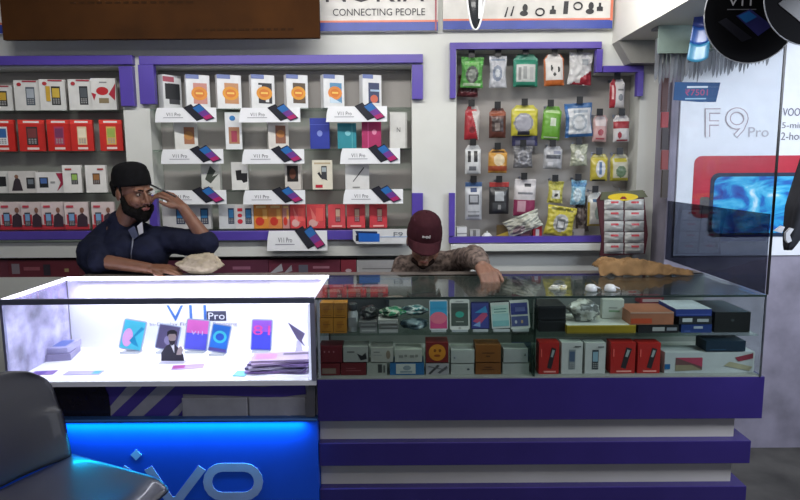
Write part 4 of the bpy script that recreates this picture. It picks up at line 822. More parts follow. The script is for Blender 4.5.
lit_phone(250, 317, 270, 347, [('r', .05, .04, .95, .96, '4a50e0'), ('r', .05, .6, .95, .96, 'a060e0'), ('t', '81', .1, .5, .9, .8, 'f050b0')], 'display phone showing a large pink number, standing alone at the right', shear=-2)
# cut-out figure
t = thing('standee', at(172, 358, 2.62), 'small cardboard cut-out of a bearded person in a dark suit in the lit showcase', 'cut-out'); t.location.z = zlf+.0005; WL[t.name] = Vector(t.location)
Ys = 2.62
zo = t.location.z-at(172, 359, Ys).z+.003
def flat(nm, pts, col, Yq, thk=.002):
    b = MB(); b.prism([at(x, y, Yq)+Vector((0, 0, zo)) for x, y in pts], (0, thk, 0), mat(col, .5)); return b.build(nm, t)
flat('suit', [(161, 358), (161, 350), (166, 343), (170, 341), (174, 341), (179, 346), (183, 352), (184, 358)], '2a2638', Ys)
flat('shirt', [(170, 341), (174, 341), (174, 350)], 'e8e8f0', Ys-.001, .001)
flat('face', [(168, 333), (169, 340), (171.5, 342), (174.5, 340), (176, 333), (174, 329.5), (170, 329.5)], 'a08c8c', Ys-.0015, .0015)
flat('hair', [(167, 334), (167, 329), (170, 327), (174, 327), (177, 329), (176.5, 334), (175, 331), (169, 331)], '201c28', Ys-.003, .001)
flat('beard', [(168.5, 337), (170, 338), (174, 338), (175.5, 337), (174.5, 341), (171.5, 343), (169.5, 341)], '2a2430', Ys-.003, .001)
flat('raised_hands', [(176, 352), (178, 345), (181, 343), (183, 347), (181, 352)], 'a89898', Ys-.003, .001)
b = MB(); A = at(160, 360, Ys); D = at(185, 358, Ys); b.box(A.x, D.x, Ys-.015, Ys+.02, t.location.z, t.location.z+.004, mat('c8c4dc', .4)); b.build('base', t)
def flatbox(nm, px, py, w_, d_, h_, rot, c_, l, cat='box', z0=None, top=None, Yfix=None):
    z0 = zlf+.0005 if z0 is None else z0; A = atz(px, py, z0); b = MB(); b.box(-w_/2, w_/2, -d_/2, d_/2, 0, h_, mat(c_, .4))
    if top: 
        for (u0, v0, u1, v1, cc) in top: b.add([((u0-.5)*w_, (v0-.5)*d_, h_+.0005), ((u1-.5)*w_, (v0-.5)*d_, h_+.0005), ((u1-.5)*w_, (v1-.5)*d_, h_+.0005), ((u0-.5)*w_, (v1-.5)*d_, h_+.0005)], [(0,1,2,3)], mat(cc, .35))
    o = b.build(nm, origin=(0,0,0)); o.location = (A.x, A.y, z0); o.rotation_euler.z = R(rot); return tag(o, l, cat)
flatbox('phone_box', 64, 356, .10, .15, .03, 12, '8a84a8', 'lilac-white phone box, bottom of the stack at left inside the lit showcase')
flatbox('phone_box', 64, 349, .095, .14, .026, 4, 'a8a4c8', 'white phone box on top of the stack in the lit showcase', z0=zlf+.031, top=[(.2, .15, .8, .85, '5a70b8')])
flatbox('leaflet', 44, 373, .09, .05, .002, 8, '9070b8', 'lilac leaflet lying flat at the front left of the lit showcase', 'leaflet', top=[(.1, .1, .6, .9, '6040a0')])
flatbox('leaflet', 84, 373, .15, .05, .002, 2, 'b0a8cc', 'pale leaflet with a cyan end lying beside the lilac one', 'leaflet', top=[(.75, .1, .95, .9, '30a0c8')])
flatbox('leaflet', 188, 367, .13, .06, .002, 12, 'c0a8d8', 'white leaflet with pink edge in front of the cut-out figure', 'leaflet', top=[(.02, .2, .4, .9, 'b050a0')])
flatbox('leaflet', 241, 374, .05, .06, .004, -5, '70c8e0', 'small cyan card partly under the pile of brochures', 'leaflet')
for i in range(6):
    flatbox('brochure', 277+i*1.2, 369-i*2.2, .25, .115, .009, [4, -9, 12, -5, 14, 6][i], ['9a78b8', '6a6084', 'b8acc8', '7a6498', 'c0a8d0', 'b8a4c4'][i], ['lilac brochure at the very bottom of the brochure pile', 'grey brochure second from the bottom of the pile', 'white brochure third in the pile', 'mauve brochure in the upper half of the pile', 'pale brochure second from the top of the pile', 'top brochure with dark bar on the pile in the lit showcase'][i], 'brochure', z0=zlf+.001+.0096*i, top=[(.5, .6, .95, .85, '504060'), (.05, .2, .4, .8, 'c080b8')] if i == 5 else None)
b = MB(); P = [at(x, y, 2.74) for x, y in [(288, 327), (305, 338), (302, 345), (305, 351), (297, 343)]]; b.prism(P, (0, .003, 0), mat('706888', .4)); P2 = [at(x, y, 2.743) for x, y in [(288, 327), (297, 343), (306, 356), (302, 357)]]
b.prism([at(x, y, 2.745) for x, y in [(297, 345), (300, 345), (303, 357.5), (295, 357.5)]], (0, .02, 0), mat('d8d4f0', .4))
o = b.build('leaflet'); o.location.z = zlf+.0005; tag(o, 'folded dark lilac triangular leaflet standing at the right of the lit showcase', 'leaflet')

# ------------------------------------------------------------------ glass partition, poster, hanging things on the right
t = thing('glass_partition', (xg1+.006, 2.8, 0), 'tall clear glass partition at the right end of the counter with grey painted-in reflection', 'partition')
zp0 = TOP+.002; zfm = at(775, 214, YC).z
xp = xg1-.004
b = MB(); b.box(xp, xp+.006, YC, YW-.004, zp0, 2.5, PART); b.build('pane', t)
b = MB(); b.box(xp-.003, xp-.001, YC+.004, YW-.006, zp0, zfm, REFL_TINT); b.build('reflection_tint', t)  # sheet darkens the lower pane in place of a reflection
b = MB(); b.box(xp-.001, xp+.007, YC-.007, YC-.001, TOP+.001, 2.5, M_blk); b.build('edge_strip', t)
b = MB(); b.box(xp-.02, xp+.02, 2.6, YW-.105, at(655, 60, 3.2).z, at(655, 46, 3.2).z, mat('8fa39a', .2)); b.build('top_clamp', t)
# poster
Yp = 3.288
t = thing('wall_poster', at(740, 290, Yp), 'large white phone poster with red panel and blue wave picture on the right wall', 'poster')
A = at(673, 256, Yp); D = at(760, 45, Yp); xr = 2.75
b = MB(); b.box(A.x, xr, Yp, Yp+.011, A.z, 2.2, mat('dfe3ea', .35, noise_amt=.02)); b.build('sheet', t)
def quad(px0, py0, px1, py1, off=.001): 
    a_ = at(px0, py1, Yp-off); c_ = at(px1, py0, Yp-off); return a_, c_
b = MB(); a_, c_ = quad(691, 157, 690, 216); a1 = at(691, 218, Yp); c1 = at(691, 156, Yp)
b.rounded((a1.x, Yp-.0015, a1.z), (2.6-a1.x, 0, 0), (0, 0, c1.z-a1.z), (0, 1, 0), mat('b8283c', .3), .12, .001); 
b.rounded((at(699, 214, Yp).x, Yp-.002, at(699, 214, Yp).z), (.05, 0, 0), (0, 0, .09), (0, 1, 0), mat('5a585a', .3), .2, .0005); b.build('red_phone_print', t)
b = MB(); a1 = at(707, 237, Yp); c1 = at(707, 173, Yp); cR = at(806, 173, Yp)
b.rounded((a1.x, Yp-.0035, a1.z), (cR.x-a1.x, 0, 0), (0, 0, c1.z-a1.z), (0, 1, 0), mat('20304a', .3), .12, .0012)
# wave screen
mw = bpy.data.materials.new('wave_picture'); mw.use_nodes = True; nt = mw.node_tree; bs = nt.nodes['Principled BSDF']; bs.inputs['Roughness'].default_value = .3
tc = nt.nodes.new('ShaderNodeTexCoord'); mp = nt.nodes.new('ShaderNodeMapping'); mp.inputs['Scale'].default_value = (1, 1, 2.2); ns = nt.nodes.new('ShaderNodeTexNoise'); ns.inputs['Scale'].default_value = 5; ns.inputs['Detail'].default_value = 8; ns.inputs['Distortion'].default_value = 1.6
rp = nt.nodes.new('ShaderNodeValToRGB'); cr = rp.color_ramp
cr.elements[0].position = .30; cr.elements[0].color = lin('2a3a90'); cr.elements[1].position = .72; cr.elements[1].color = lin('d8eef8')
for p_, h_ in ((.42, '2068b8'), (.50, '2aa0d4'), (.60, '60c4e8')): e_ = cr.elements.new(p_); e_.color = lin(h_)
nt.links.new(tc.outputs['Object'], mp.inputs[0]); nt.links.new(mp.outputs[0], ns.inputs['Vector']); nt.links.new(ns.outputs['Fac'], rp.inputs[0]); nt.links.new(rp.outputs[0], bs.inputs['Base Color'])
dd = .02
b.rounded((a1.x+dd, Yp-.0045, a1.z+dd), (cR.x-a1.x-2*dd, 0, 0), (0, 0, c1.z-a1.z-2*dd), (0, 1, 0), mw, .12, .0008); b.build('wave_phone_print', t)
def ptext(t_, x0, y0, x1, y1, col, o_=.002):
    A_ = at(x0, y1, Yp); D_ = at(x1, y0, Yp); b.text(t_, (A_.x, Yp-o_, A_.z), (D_.x-A_.x, 0, 0), (0, 0, D_.z-A_.z), mat(col, .4))
b = MB()
ptext('F', 705, 109, 722, 137, '9a8a92'); ptext('9', 727, 109, 749, 137, '9a8a92')
b.build('number_outline', t)
b = MB()
# inner white of the outlined letters
_fo = [0]
def fstroke(p, w_, col, o_, closed=False):
    _fo[0] += 1; o_ = o_+.00012*_fo[0]
    ribbon(b, [at(x, y, Yp-o_) for x, y in p], w_, mat(col, .4), closed, (0, .0003, 0))
nine = [(737+9*math.cos(R(k)), 118.5-8.5*math.sin(R(k))) for k in range(0, 360, 24)]
ninetail = [(745.5, 121), (742, 129), (735.5, 136)]
for w_, col, o_ in ((.028, 'a898a0', .0025), (.017, 'e4e6ec', .0036)):
    fstroke([(707.5, 137), (707.5, 111), (720.5, 111)], w_, col, o_); fstroke([(707.5, 123), (719, 123)], w_, col, o_)
    fstroke(nine, w_, col, o_, True); fstroke(ninetail, w_, col, o_)
b.build('number_print', t)
b = MB(); ptext('Pro', 748, 127, 769, 137, 'b4b0b8'); ptext('VOOC', 782.5, 108, 806, 116, '4a4660'); ptext('5-min charge', 781.5, 122, 832, 130, '6a6870'); ptext('2-hour talk', 780.5, 132, 826, 140, '6a6870'); b.build('small_lettering', t)
for c_ in [c for c in t.children if c.name.startswith('number_outline')]: bpy.data.objects.remove(c_)
# dark gap strip (hanging streamer)
b = MB(); A = at(661, 200, 3.28)
t = thing('hanging_streamer', at(664, 196, 3.28), 'narrow dark red and black packet streamer hanging between pillar and poster', 'streamer')
for i, (y0, y1, c_) in enumerate([(78, 112, '4a2a28'), (112, 128, '8a2830'), (128, 150, '2a2024'), (150, 170, '7a3030'), (170, 198, '3a302c')]):
    a_ = at(661, y1, 3.28); c2 = at(668.5, y0, 3.28); b = MB(); b.box(a_.x, c2.x, 3.275, 3.29, a_.z+.002, c2.z, mat(c_, .5)); b.build('strip_packet', t)
a_ = at(665, 78, 3.28); b = MB(); b.tube([(a_.x, 3.283, a_.z-.01), (a_.x, 3.283, zc+.01)], .002, M_alu, 6); b.build('cord', t)
# fringe
Yg = 3.05
t = thing('clear_fringe', at(710, 60, Yg), 'ragged grey plastic fringe hanging above the poster under the bulkhead', 'fringe')
a0 = at(655, 50, Yg); a1 = at(770, 36, Yg)
for k in range(30):
    u = k/29; px = 657+u*112; pt = 60-u*16; pb = 82-u*17+random.uniform(-5, 4); b = MB(); wd = random.uniform(2.4, 3.4); yk = Yg+.012*(k % 4)
    A = at(px-wd, pb, yk); D = at(px+wd, pt-22, yk)
    b.prism([(A.x+.004, yk, A.z-.012), (D.x-.006, yk, A.z), (D.x, yk, A.z+.03), (D.x, yk, D.z), (A.x, yk, D.z), (A.x, yk, A.z+.01)], (0, .002, 0), mat(['6c6f75', '7c8086', '75787e', '84878d'][k % 4], .6)); b.build('fringe_strip', t)
b = MB(); A = at(656, 54, Yg); D = at(694, 40, Yg); b.box(A.x, D.x, Yg-.02, Yg-.012, A.z, zc-.001, mat('8a9c94', .25)); A = at(656, 36, Yg); D = at(772, 22, Yg); b.box(A.x, D.x, Yg-.01, Yg+.06, zc-.012, zc-.001, mat('787c80', .6)); b.build('rail', t)
# price tag
Yt = 2.95
t = thing('price_tag', at(697, 102, Yt), 'blue slanted hanging price tag in front of the white poster', 'price tag')
b = MB(); P = [at(x, y, Yt) for x, y in [(673.5, 100), (675, 82), (720.5, 82.5), (716, 102), (700, 102)]]; b.prism(P, (0, .003, 0), mat('17497c', .6)); b.build('card', t)
b = MB(); A = at(685, 95.5, Yt-.0015); D = at(708, 89, Yt-.0015); b.text('\u20b97501', A, (D.x-A.x, 0, 0), (0, 0, D.z-A.z), mat('9a2a6a', .4)); A = at(687, 88, Yt-.0015); D = at(708, 86, Yt-.0015); b.box(A.x, D.x, Yt-.002, Yt-.001, A.z, D.z, mat('b8c8d8', .4)); A = at(685, 99.5, Yt); D = at(706, 98, Yt); b.box(A.x, D.x, Yt-.002, Yt-.001, A.z, D.z, mat('7aa8c8', .4)); b.build('price_print', t)
b = MB(); q = at(697, 83, Yt); b.tube([(q.x, Yt+.001, q.z-.005), (q.x, Yt+.001, zc+.001)], .0012, M_alu, 5); b.build('string', t)
# blue curled banner
Yr = 2.85; b = MB(); n = 16; vv = []
for j in range(n+1):
    v = j/n
    for i in range(9):
        u = i/8; px = 690+u*15+v*7; py = 58-v*46+4*math.sin(u*3); q = at(px, py, Yr); vv.append((q.x, Yr+.03*math.cos(u*3.1)*(1-.3*v), q.z))
fs = [(j*9+i, j*9+i+1, (j+1)*9+i+1, (j+1)*9+i) for j in range(n) for i in range(8)]
lo = [f for k, f in enumerate(fs) if k//8 < 6]; mi_ = [f for k, f in enumerate(fs) if 6 <= k//8 < 12]; hi = [f for k, f in enumerate(fs) if k//8 >= 12]
b.add(vv, lo, mat('3a88b0', .35, coat=.1), True); b.add(vv, mi_, mat('2858a8', .35, coat=.1), True); b.add(vv, hi, mat('3a4a98', .35, coat=.1), True)
o = b.build('hanging_banner'); md = o.modifiers.new('s', 'SOLIDIFY'); md.thickness = .002; tag(o, 'glossy curled blue banner strip hanging under the bulkhead', 'banner')
b = MB(); P = [at(x, y, 2.9) for x, y in [(688, 63), (690, 53), (709, 48), (708, 57)]]; b.prism(P, (0, .003, 0), mat('35363c', .4)); P = [at(x, y, 2.899) for x, y in [(696, 60), (698, 54), (707, 50), (706, 56)]]; b.prism(P, (0, -.001, 0), mat('a86870', .4)); q = at(698, 55, 2.9); b.tube([(q.x, 2.902, q.z), (q.x, 2.902, zc+.0)], .0012, M_alu, 5)
tag(b.build('small_tag'), 'small dark tag with a pinkish mark below the curled blue banner', 'tag')
# round danglers
def dangler(cx, cy, r, Y, l, art):
    q = at(cx, cy, Y); rr = r/F*Y; t = thing('round_dangler', (q.x, Y, q.z-rr), l, 'dangler')
    b = MB(); b.prism([(q.x+rr*math.cos(k*math.pi/24), Y, q.z+rr*math.sin(k*math.pi/24)) for k in range(48)], (0, .004, 0), mat('0c0c10', .8)); b.build('disc', t)
    b = MB(); b.tube([(q.x+rr*math.cos(k*math.pi/24), Y-.0005, q.z+rr*math.sin(k*math.pi/24)) for k in range(49)], .0018, mat('a8aab0', .4), 6, False); b.build('pale_rim', t)
    b = MB(); art(b, Y); b.build('print', t)
    b = MB(); b.tube([(q.x, Y+.002, q.z+rr-.003), (q.x, Y+.002, 2.75)], .0012, M_alu, 5); b.build('string', t)
def art1(b, Y):
    A = at(728, 6, Y-.001); D = at(752, -4, Y-.001); b.text('V11', A, (D.x-A.x, 0, 0), (0, 0, D.z-A.z), mat('e0e0e4', .4))
    A = at(727, 10, Y); D = at(756, 9, Y); b.box(A.x, D.x, Y-.0015, Y-.0005, A.z, D.z, mat('8a8a90', .4))
    b.prism([at(x, y, Y-.001) for x, y in [(718, 22), (726, 18), (752, 38), (742, 42)]], (0, -.002, 0), mat('23232c', .3))
    b.prism([at(x, y, Y-.004) for x, y in [(736, 16), (750, 9), (772, 26), (758, 36)]], (0, -.002, 0), mat('3a3a7c', .3))
    b.prism([at(x, y, Y-.0065) for x, y in [(738, 16), (749, 11), (757, 17), (746, 23)]], (0, -.0005, 0), mat('2a70b8', .3))
def art2(b, Y):
    b.prism([at(x, y, Y-.001) for x, y in [(778, 4), (800, -14), (830, 4), (805, 26)]], (0, -.002, 0), mat('25262e', .3))
dangler(751, 15, 45, 2.25, 'round black dangler printed with two phones above the poster, the whole visible one', art1)
dangler(812, -4, 46, 2.12, 'round black dangler cut by the top right corner of the photo', art2)
# dark umbrella-like hanging cloth on far right
Yu = 2.3; n = 20; m_ = 28; vv = []; q0 = at(788, 250, Yu); q1 = at(834, 120, Yu)
b = MB()
for j in range(m_+1):
    v = j/m_; cx = at(788+v*46, 250-v*130, Yu); rr = (.014+.046*min(1, v*3)**.8)
    for k in range(n):
        a_ = 2*math.pi*k/n; f = 1+.18*math.cos(6*a_+v*2)
        vv.append((cx.x+rr*f*math.cos(a_), Yu+rr*f*.7*math.sin(a_), cx.z))
fs = [(j*n+k, j*n+(k+1) % n, (j+1)*n+(k+1) % n, (j+1)*n+k) for j in range(m_) for k in range(n)]+[tuple(range(n-1, -1, -1)), tuple(range(m_*n, (m_+1)*n))]
t = thing('folded_banner', Vector((q0.x, Yu, q0.z)), 'dark navy folded cloth banner with white marks hanging at the right photo edge', 'banner')
b.add(vv, fs, mat('23252f', .7, noise_amt=.2), True); b.build('cloth', t)
b = MB()
for pts in ([(775, 231), (782, 226), (785, 227), (782, 233)], [(786, 240), (786, 233), (791, 228), (794, 229), (790, 235), (792, 241), (788, 243)]):
    b.prism([at(x, y, Yu-.075) for x, y in pts], (0, .012, 0), mat('c8cad0', .5))
b.build('white_mark', t)
b = MB(); q = at(834, 122, Yu); b.tube([(q.x, Yu, q.z-.01), (q.x, Yu, 2.75)], .003, M_blk, 6); b.build('cord', t)

# ------------------------------------------------------------------ chairs in front
def chair(name, label, sc, seat_c, az, z_seat=.46, lean=14, back_h=.46, wb=.44, mcol='12111a'):
    t = thing(name, (seat_c[0], seat_c[1], 0), label, 'chair'); t.rotation_euler.z = R(az); t['_local'] = 1
    ms = mat(mcol, .42, noise_amt=.03, coat=.12); md_ = mat('30323a', .3, .8)
    W, D = wb, .54
    def shell(fn, nu, nv, thick, nm):
        b = MB(); vv = [fn(i/nu, j/nv) for j in range(nv+1) for i in range(nu+1)]
        fs = [(j*(nu+1)+i, j*(nu+1)+i+1, (j+1)*(nu+1)+i+1, (j+1)*(nu+1)+i) for j in range(nv) for i in range(nu)]
        b.add(vv, fs, ms, True); o = b.build(nm, t, origin=(0,0,0)); o.location = (0,0,0)
        s = o.modifiers.new('s', 'SOLIDIFY'); s.thickness = thick; s.offset = -1; sb = o.modifiers.new('d', 'SUBSURF'); sb.levels = 1; sb.render_levels = 1; return o
    def seat(u, v):   # front at -y local
        x = (u-.5)*W*(1-.06*(1-v)); cut = 1-.02*abs(2*u-1)**4
        y = -D/2+v*D; dip = -.018*(1-(2*u-1)**2)*math.sin(math.pi*min(1, v*1.1))
        fr = -.035*max(0, 1-v*6)**2
        return (x, y*cut, z_seat+dip+fr+.012*abs(2*u-1)**3)
    ms_sheen = mat('242434', .3, noise_amt=.03, coat=.25); sh_ = shell(seat, 16, 14, .012, 'seat'); sh_.data.materials[0] = ms_sheen  # seat coloured paler to imitate the showcase's lavender reflection
    def back(u, v):
        wv = W*(.92+.10*math.sin(math.pi*min(1, v*.8))) * (1 if v < .8 else math.sqrt(max(.25, 1-((v-.8)/.2)**2*.55)))
        x = (u-.5)*wv; y = D/2-.01+v*back_h*math.tan(R(lean))-.03*abs(2*u-1)**2
        z_ = z_seat+.005+v*back_h-.03*abs(2*u-1)**3*(1 if v > .5 else 0)
        return (x, y, z_)
    shell(back, 16, 16, .012, 'backrest')
    for sx in (-1, 1):
        for sy in (-1, 1):
            b = MB(); b.tube([(sx*W*.36, sy*D*.34, z_seat-.03), (sx*W*.46, sy*D*.48, .012)], [.013, .011], md_, 10); b.tube([(sx*W*.46, sy*D*.48, .012), (sx*W*.462, sy*D*.482, 0)], .015, M_blk, 10)
            o = b.build('leg', t, origin=(0,0,0)); o.location = (0,0,0)
    return t
c1 = atz(112, 495, .46)
chair('moulded_chair', 'glossy dark plastic chair nearest the camera, its back at the left edge of the photo', 1, (c1.x-.15, c1.y-.0), 66, .46, 20, .37)

# ------------------------------------------------------------------ people
def blob(prims, name, m, parent=None, voxel=.006, smooth=4, origin=None, disp=0, dscale=.05):
    bm = bmesh.new()
    for p in prims:
        if p[0] == 'c':     # tapered capsule
            _, a_, c_, r0, r1 = p; a_ = Vector(a_); c_ = Vector(c_); d_ = c_-a_; L_ = d_.length
            q_ = d_.to_track_quat('Z', 'Y').to_matrix().to_4x4()
            for pt, r in ((a_, r0), (c_, r1)):
                bmesh.ops.create_icosphere(bm, subdivisions=3, radius=r, matrix=Matrix.Translation(pt))
            if L_ > 1e-4: bmesh.ops.create_cone(bm, cap_ends=True, segments=20, radius1=r0, radius2=r1, depth=L_, matrix=Matrix.Translation((a_+c_)/2) @ q_)
        elif p[0] == 'e':
            _, c_, r, M_ = p
            Mx = Matrix.Translation(Vector(c_)) @ (M_.to_4x4() if M_ is not None else Matrix.Identity(4)) @ Matrix.Diagonal((*r, 1))
            bmesh.ops.create_icosphere(bm, subdivisions=3, radius=1, matrix=Mx)
    me = bpy.data.meshes.new('tmp'); bm.to_mesh(me); bm.free()
    o = bpy.data.objects.new('tmp', me); C.objects.link(o)
    r = o.modifiers.new('r', 'REMESH'); r.mode = 'VOXEL'; r.voxel_size = voxel
    s = o.modifiers.new('s', 'SMOOTH'); s.iterations = smooth; s.factor = .5
    if disp:
        tx = bpy.data.textures.new('folds', 'CLOUDS'); tx.noise_scale = dscale
        d_ = o.modifiers.new('d', 'DISPLACE'); d_.texture = tx; d_.strength = disp; d_.mid_level = .5; d_.texture_coords = 'GLOBAL'
    dg = bpy.context.evaluated_depsgraph_get(); m2 = bpy.data.meshes.new_from_object(o.evaluated_get(dg)); bpy.data.objects.remove(o)
    org = Vector(origin) if origin is not None else WL[parent.name]
    for v in m2.vertices: v.co -= org
    for f in m2.polygons: f.use_smooth = True
    m2.materials.clear(); m2.materials.append(m); m2.name = name
    o = bpy.data.objects.new(name, m2); C.objects.link(o); WL[o.name] = org
    if parent is not None: o.parent = parent; o.location = org-WL[parent.name]
    else: o.location = org
    return o
def head_prims(Cn, M_):
    P = []
    def E(c_, r): P.append(('e', Cn+M_ @ Vector(c_), r, M_))
    def Cc(a_, c_, r0, r1): P.append(('c', Cn+M_ @ Vector(a_), Cn+M_ @ Vector(c_), r0, r1))
    E((0, .012, .04), (.076, .094, .088)); E((0, -.022, -.03), (.060, .070, .082)); E((0, -.055, -.092), (.034, .034, .026))
    E((0, -.01, -.065), (.056, .055, .045))
    Cc((0, -.090, .008), (0, -.112, -.032), .008, .0115); Cc((0, -.100, -.036), (.013, -.097, -.038), .009, .008); Cc((0, -.100, -.036), (-.013, -.097, -.038), .009, .008)
    E((.027, -.080, .022), (.026, .014, .010)); E((-.027, -.080, .022), (.026, .014, .010))
    E((.036, -.066, -.03), (.024, .024, .024)); E((-.036, -.066, -.03), (.024, .024, .024))
    E((0, -.088, -.060), (.022, .012, .006)); E((0, -.087, -.071), (.018, .012, .007))
    for s in (-1, 1): E((s*.078, .01, -.008), (.009, .019, .031)); E((s*.073, .004, -.01), (.01, .012, .018))
    return P
def hand_prims(W, d, nrm, side, curl=.6, s=1.0):
    """W wrist, d direction to knuckles, nrm back-of-hand normal, side: +1 thumb on d x n side"""
    d = d.normalized(); nrm = (nrm-d*nrm.dot(d)).normalized(); x = d.cross(nrm)*side; P = []
    for k in range(4):
        u = (k-1.5)*.019*s; kn = W+d*.082*s+x*(-u)*1.12-nrm*abs(k-1.5)*.002
        P.append(('c', W+d*.015*s+x*(-u)*.7, kn, .016*s, .0115*s))
        L_ = [.040, .045, .042, .033][k]*s; p = kn; ang = curl*.9
        for j, f in enumerate((1, .65, .5)):
            dd_ = (d*math.cos(ang)-nrm*math.sin(ang)); q = p+dd_*L_*f; P.append(('c', p, q, (.0098-.0008*j)*s, (.0088-.0008*j)*s)); p = q; ang += curl
    b0 = W+d*.022*s+x*.024*s; b1 = b0+(d*.6+x*.6-nrm*.25).normalized()*.038*s; b2 = b1+(d*.9+x*.15-nrm*.35).normalized()*.032*s; b3 = b2+(d-nrm*.3).normalized()*.022*s
    P += [('c', W+d*.015*s, b1, .016*s, .0115*s), ('c', b1, b2, .0115*s, .010*s), ('c', b2, b3, .010*s, .0085*s)]
    return P
def face_parts(Cn, M_, body, iris='1a100c', brow='120e0c'):
    for s in (-1, 1):
        c_ = Cn+M_ @ Vector((s*.029, -.0805, .002))
        bm = bmesh.new(); bmesh.ops.create_icosphere(bm, subdivisions=3, radius=1, matrix=Matrix.Translation(c_-WL[body.name]) @ M_.to_4x4() @ Matrix.Diagonal((.0125, .009, .0065, 1)))
        me = bpy.data.meshes.new('eye'); bm.to_mesh(me); bm.free(); me.materials.append(mat('96887e', .25)); me.materials.append(mat(iris, .15))
        fdir = M_ @ Vector((0, -1, 0))
        for f in me.polygons:
            f.use_smooth = True
            q = M_.inverted() @ (Vector(f.center)+WL[body.name]-c_)
            if q.y < 0 and (q.x**2+q.z**2)**.5 < .0052: f.material_index = 1
        o = bpy.data.objects.new('eye', me); C.objects.link(o); o.parent = body; o.location = (0,0,0)
        blob([('c', Cn+M_ @ Vector((s*.014, -.096, .021)), Cn+M_ @ Vector((s*.030, -.095, .026)), .0035, .004), ('c', Cn+M_ @ Vector((s*.030, -.095, .026)), Cn+M_ @ Vector((s*.046, -.083, .021)), .004, .0028)], 'eyebrow', mat(brow, .8), body, .002, 1, origin=WL[body.name])
    blob([('c', Cn+M_ @ Vector((-.02, -.094, -.066)), Cn+M_ @ Vector((0, -.1005, -.064)), .003, .0055), ('c', Cn+M_ @ Vector((.02, -.094, -.066)), Cn+M_ @ Vector((0, -.1005, -.064)), .003, .0055), ('c', Cn+M_ @ Vector((-.012, -.095, -.071)), Cn+M_ @ Vector((.012, -.095, -.071)), .0045, .0045)], 'lips', mat('8a5248', .45), body, .002, 1, origin=WL[body.name])
def V(px, py, Y): return at(px, py, Y)

# --- person 1: bearded, navy shirt
skin1 = mat('704b39', .5, noise_amt=.06, scale=30)
H1 = V(134, 192, 3.06)
M1 = (Matrix.Rotation(R(56), 3, 'Z') @ Matrix.Rotation(R(-3), 3, 'Y') @ Matrix.Rotation(R(8), 3, 'X'))
p1 = Vector((V(125, 240, 3.12).x, 3.16, 0))
t1 = thing('person', p1, 'bearded person in navy shirt and black cap leaning on lit showcase, holding pen', 'person')
neck = V(122, 226, 3.11)
shL = V(98, 242, 3.12); shR = V(158, 240, 3.08)
elL = V(100, 268, 2.99); elL.z = TOP+.06; wrL = V(150, 271, 2.93); wrL.z = TOP+.03
elR = V(208, 243, 3.00); wrR = V(183, 208, 3.00); 
hip = Vector((neck.x+.0, 3.24, .92))
pr = head_prims(H1, M1)
pr += [('c', H1+M1 @ Vector((0, .02, -.07)), neck+Vector((0, 0, -.02)), .054, .060), ('c', shL, shR, .05, .05), ('c', neck+Vector((0, .02, -.03)), hip, .09, .12),
       ('c', shL, elL, .048, .040), ('c', elL, wrL, .038, .026), ('c', shR, elR, .048, .040), ('c', elR, wrR, .040, .026)]
pr += hand_prims(wrL, (V(200, 273, 2.93)-wrL)*Vector((1,1,0)), Vector((0, -.2, 1)), 1, .35)
pr += hand_prims(wrR, (V(160, 187, 2.97)-wrR), Vector((.5, -.3, .8)), -1, .55, .95)
for s in (-1, 1):
    pr += [('c', hip+Vector((s*.09, 0, -.02)), (hip.x+s*.1, 3.2, .48), .09, .06), ('c', (hip.x+s*.1, 3.2, .48), (hip.x+s*.1, 3.24, .08), .055, .04), ('c', (hip.x+s*.1, 3.27, .04), (hip.x+s*.11, 3.07, .03), .038, .03)]
body1 = blob(pr, 'body', skin1, t1, .0042, 3)
face_parts(H1, M1, body1)
navy = mat('161a2e', .8, noise_amt=.15, scale=12)
sh = [('c', neck+Vector((0, .03, -.07)), hip, .115, .145), ('c', shL+Vector((0,0,.0)), shR, .062, .062), ('c', (shL+shR)/2+Vector((0,0,-.06)), hip+Vector((0,0,.1)), .13, .14),
      ('c', neck+Vector((-.01, .02, -.01)), shL, .075, .064), ('c', neck+Vector((0, .01, -.01)), shR, .062, .058), ('c', neck+Vector((0, .0, -.045)), neck+Vector((0, .0, .012)), .085, .072), ('c', shL+Vector((.02,-.03,-.06)), hip+Vector((-.06,-.1,.15)), .11, .12), ('c', shR+Vector((-.03,-.03,-.06)), hip+Vector((.06,-.1,.15)), .10, .12),
      ('c', shL, elL+(wrL-elL)*.02, .066, .060), ('c', shR, elR+Vector((-.012, 0, 0)), .072, .062)]
blob(sh, 'shirt', navy, t1, .007, 4, disp=.022, dscale=.07)
blob([('c', hip+Vector((s*.09, 0, 0)), (hip.x+s*.1, 3.2, .48), .11, .085) for s in (-1, 1)]+[('c', (hip.x+s*.1, 3.2, .48), (hip.x+s*.1, 3.24, .10), .085, .07) for s in (-1, 1)]+[('e', hip, (.16, .13, .1), None)], 'trousers', mat('2c2c30', .8), t1, .01, 3)
# collar, placket
cl = neck+M1 @ Vector((0, -.06, -.02))
b = MB(); q0 = V(131, 236, 3.0); 
pk = [V(133, 238, 2.985), V(132, 248, 2.972), V(131, 262, 2.965)]
b.tube(pk, .004, mat('6a6e7c', .4, .5), 8); b.build('zip', t1)
b = MB(); b.prism([V(137, 226, 3.0), V(142, 222, 3.0), V(143, 233, 3.0), V(139, 235, 3.0)], (0, .006, 0), mat('b0b0b4', .7)); b.prism([V(128, 230, 3.0), V(134, 226, 3.0), V(138, 236, 2.99), V(133, 240, 2.99)], (0, .006, 0), mat('3a4058', .7)); b.build('collar', t1)
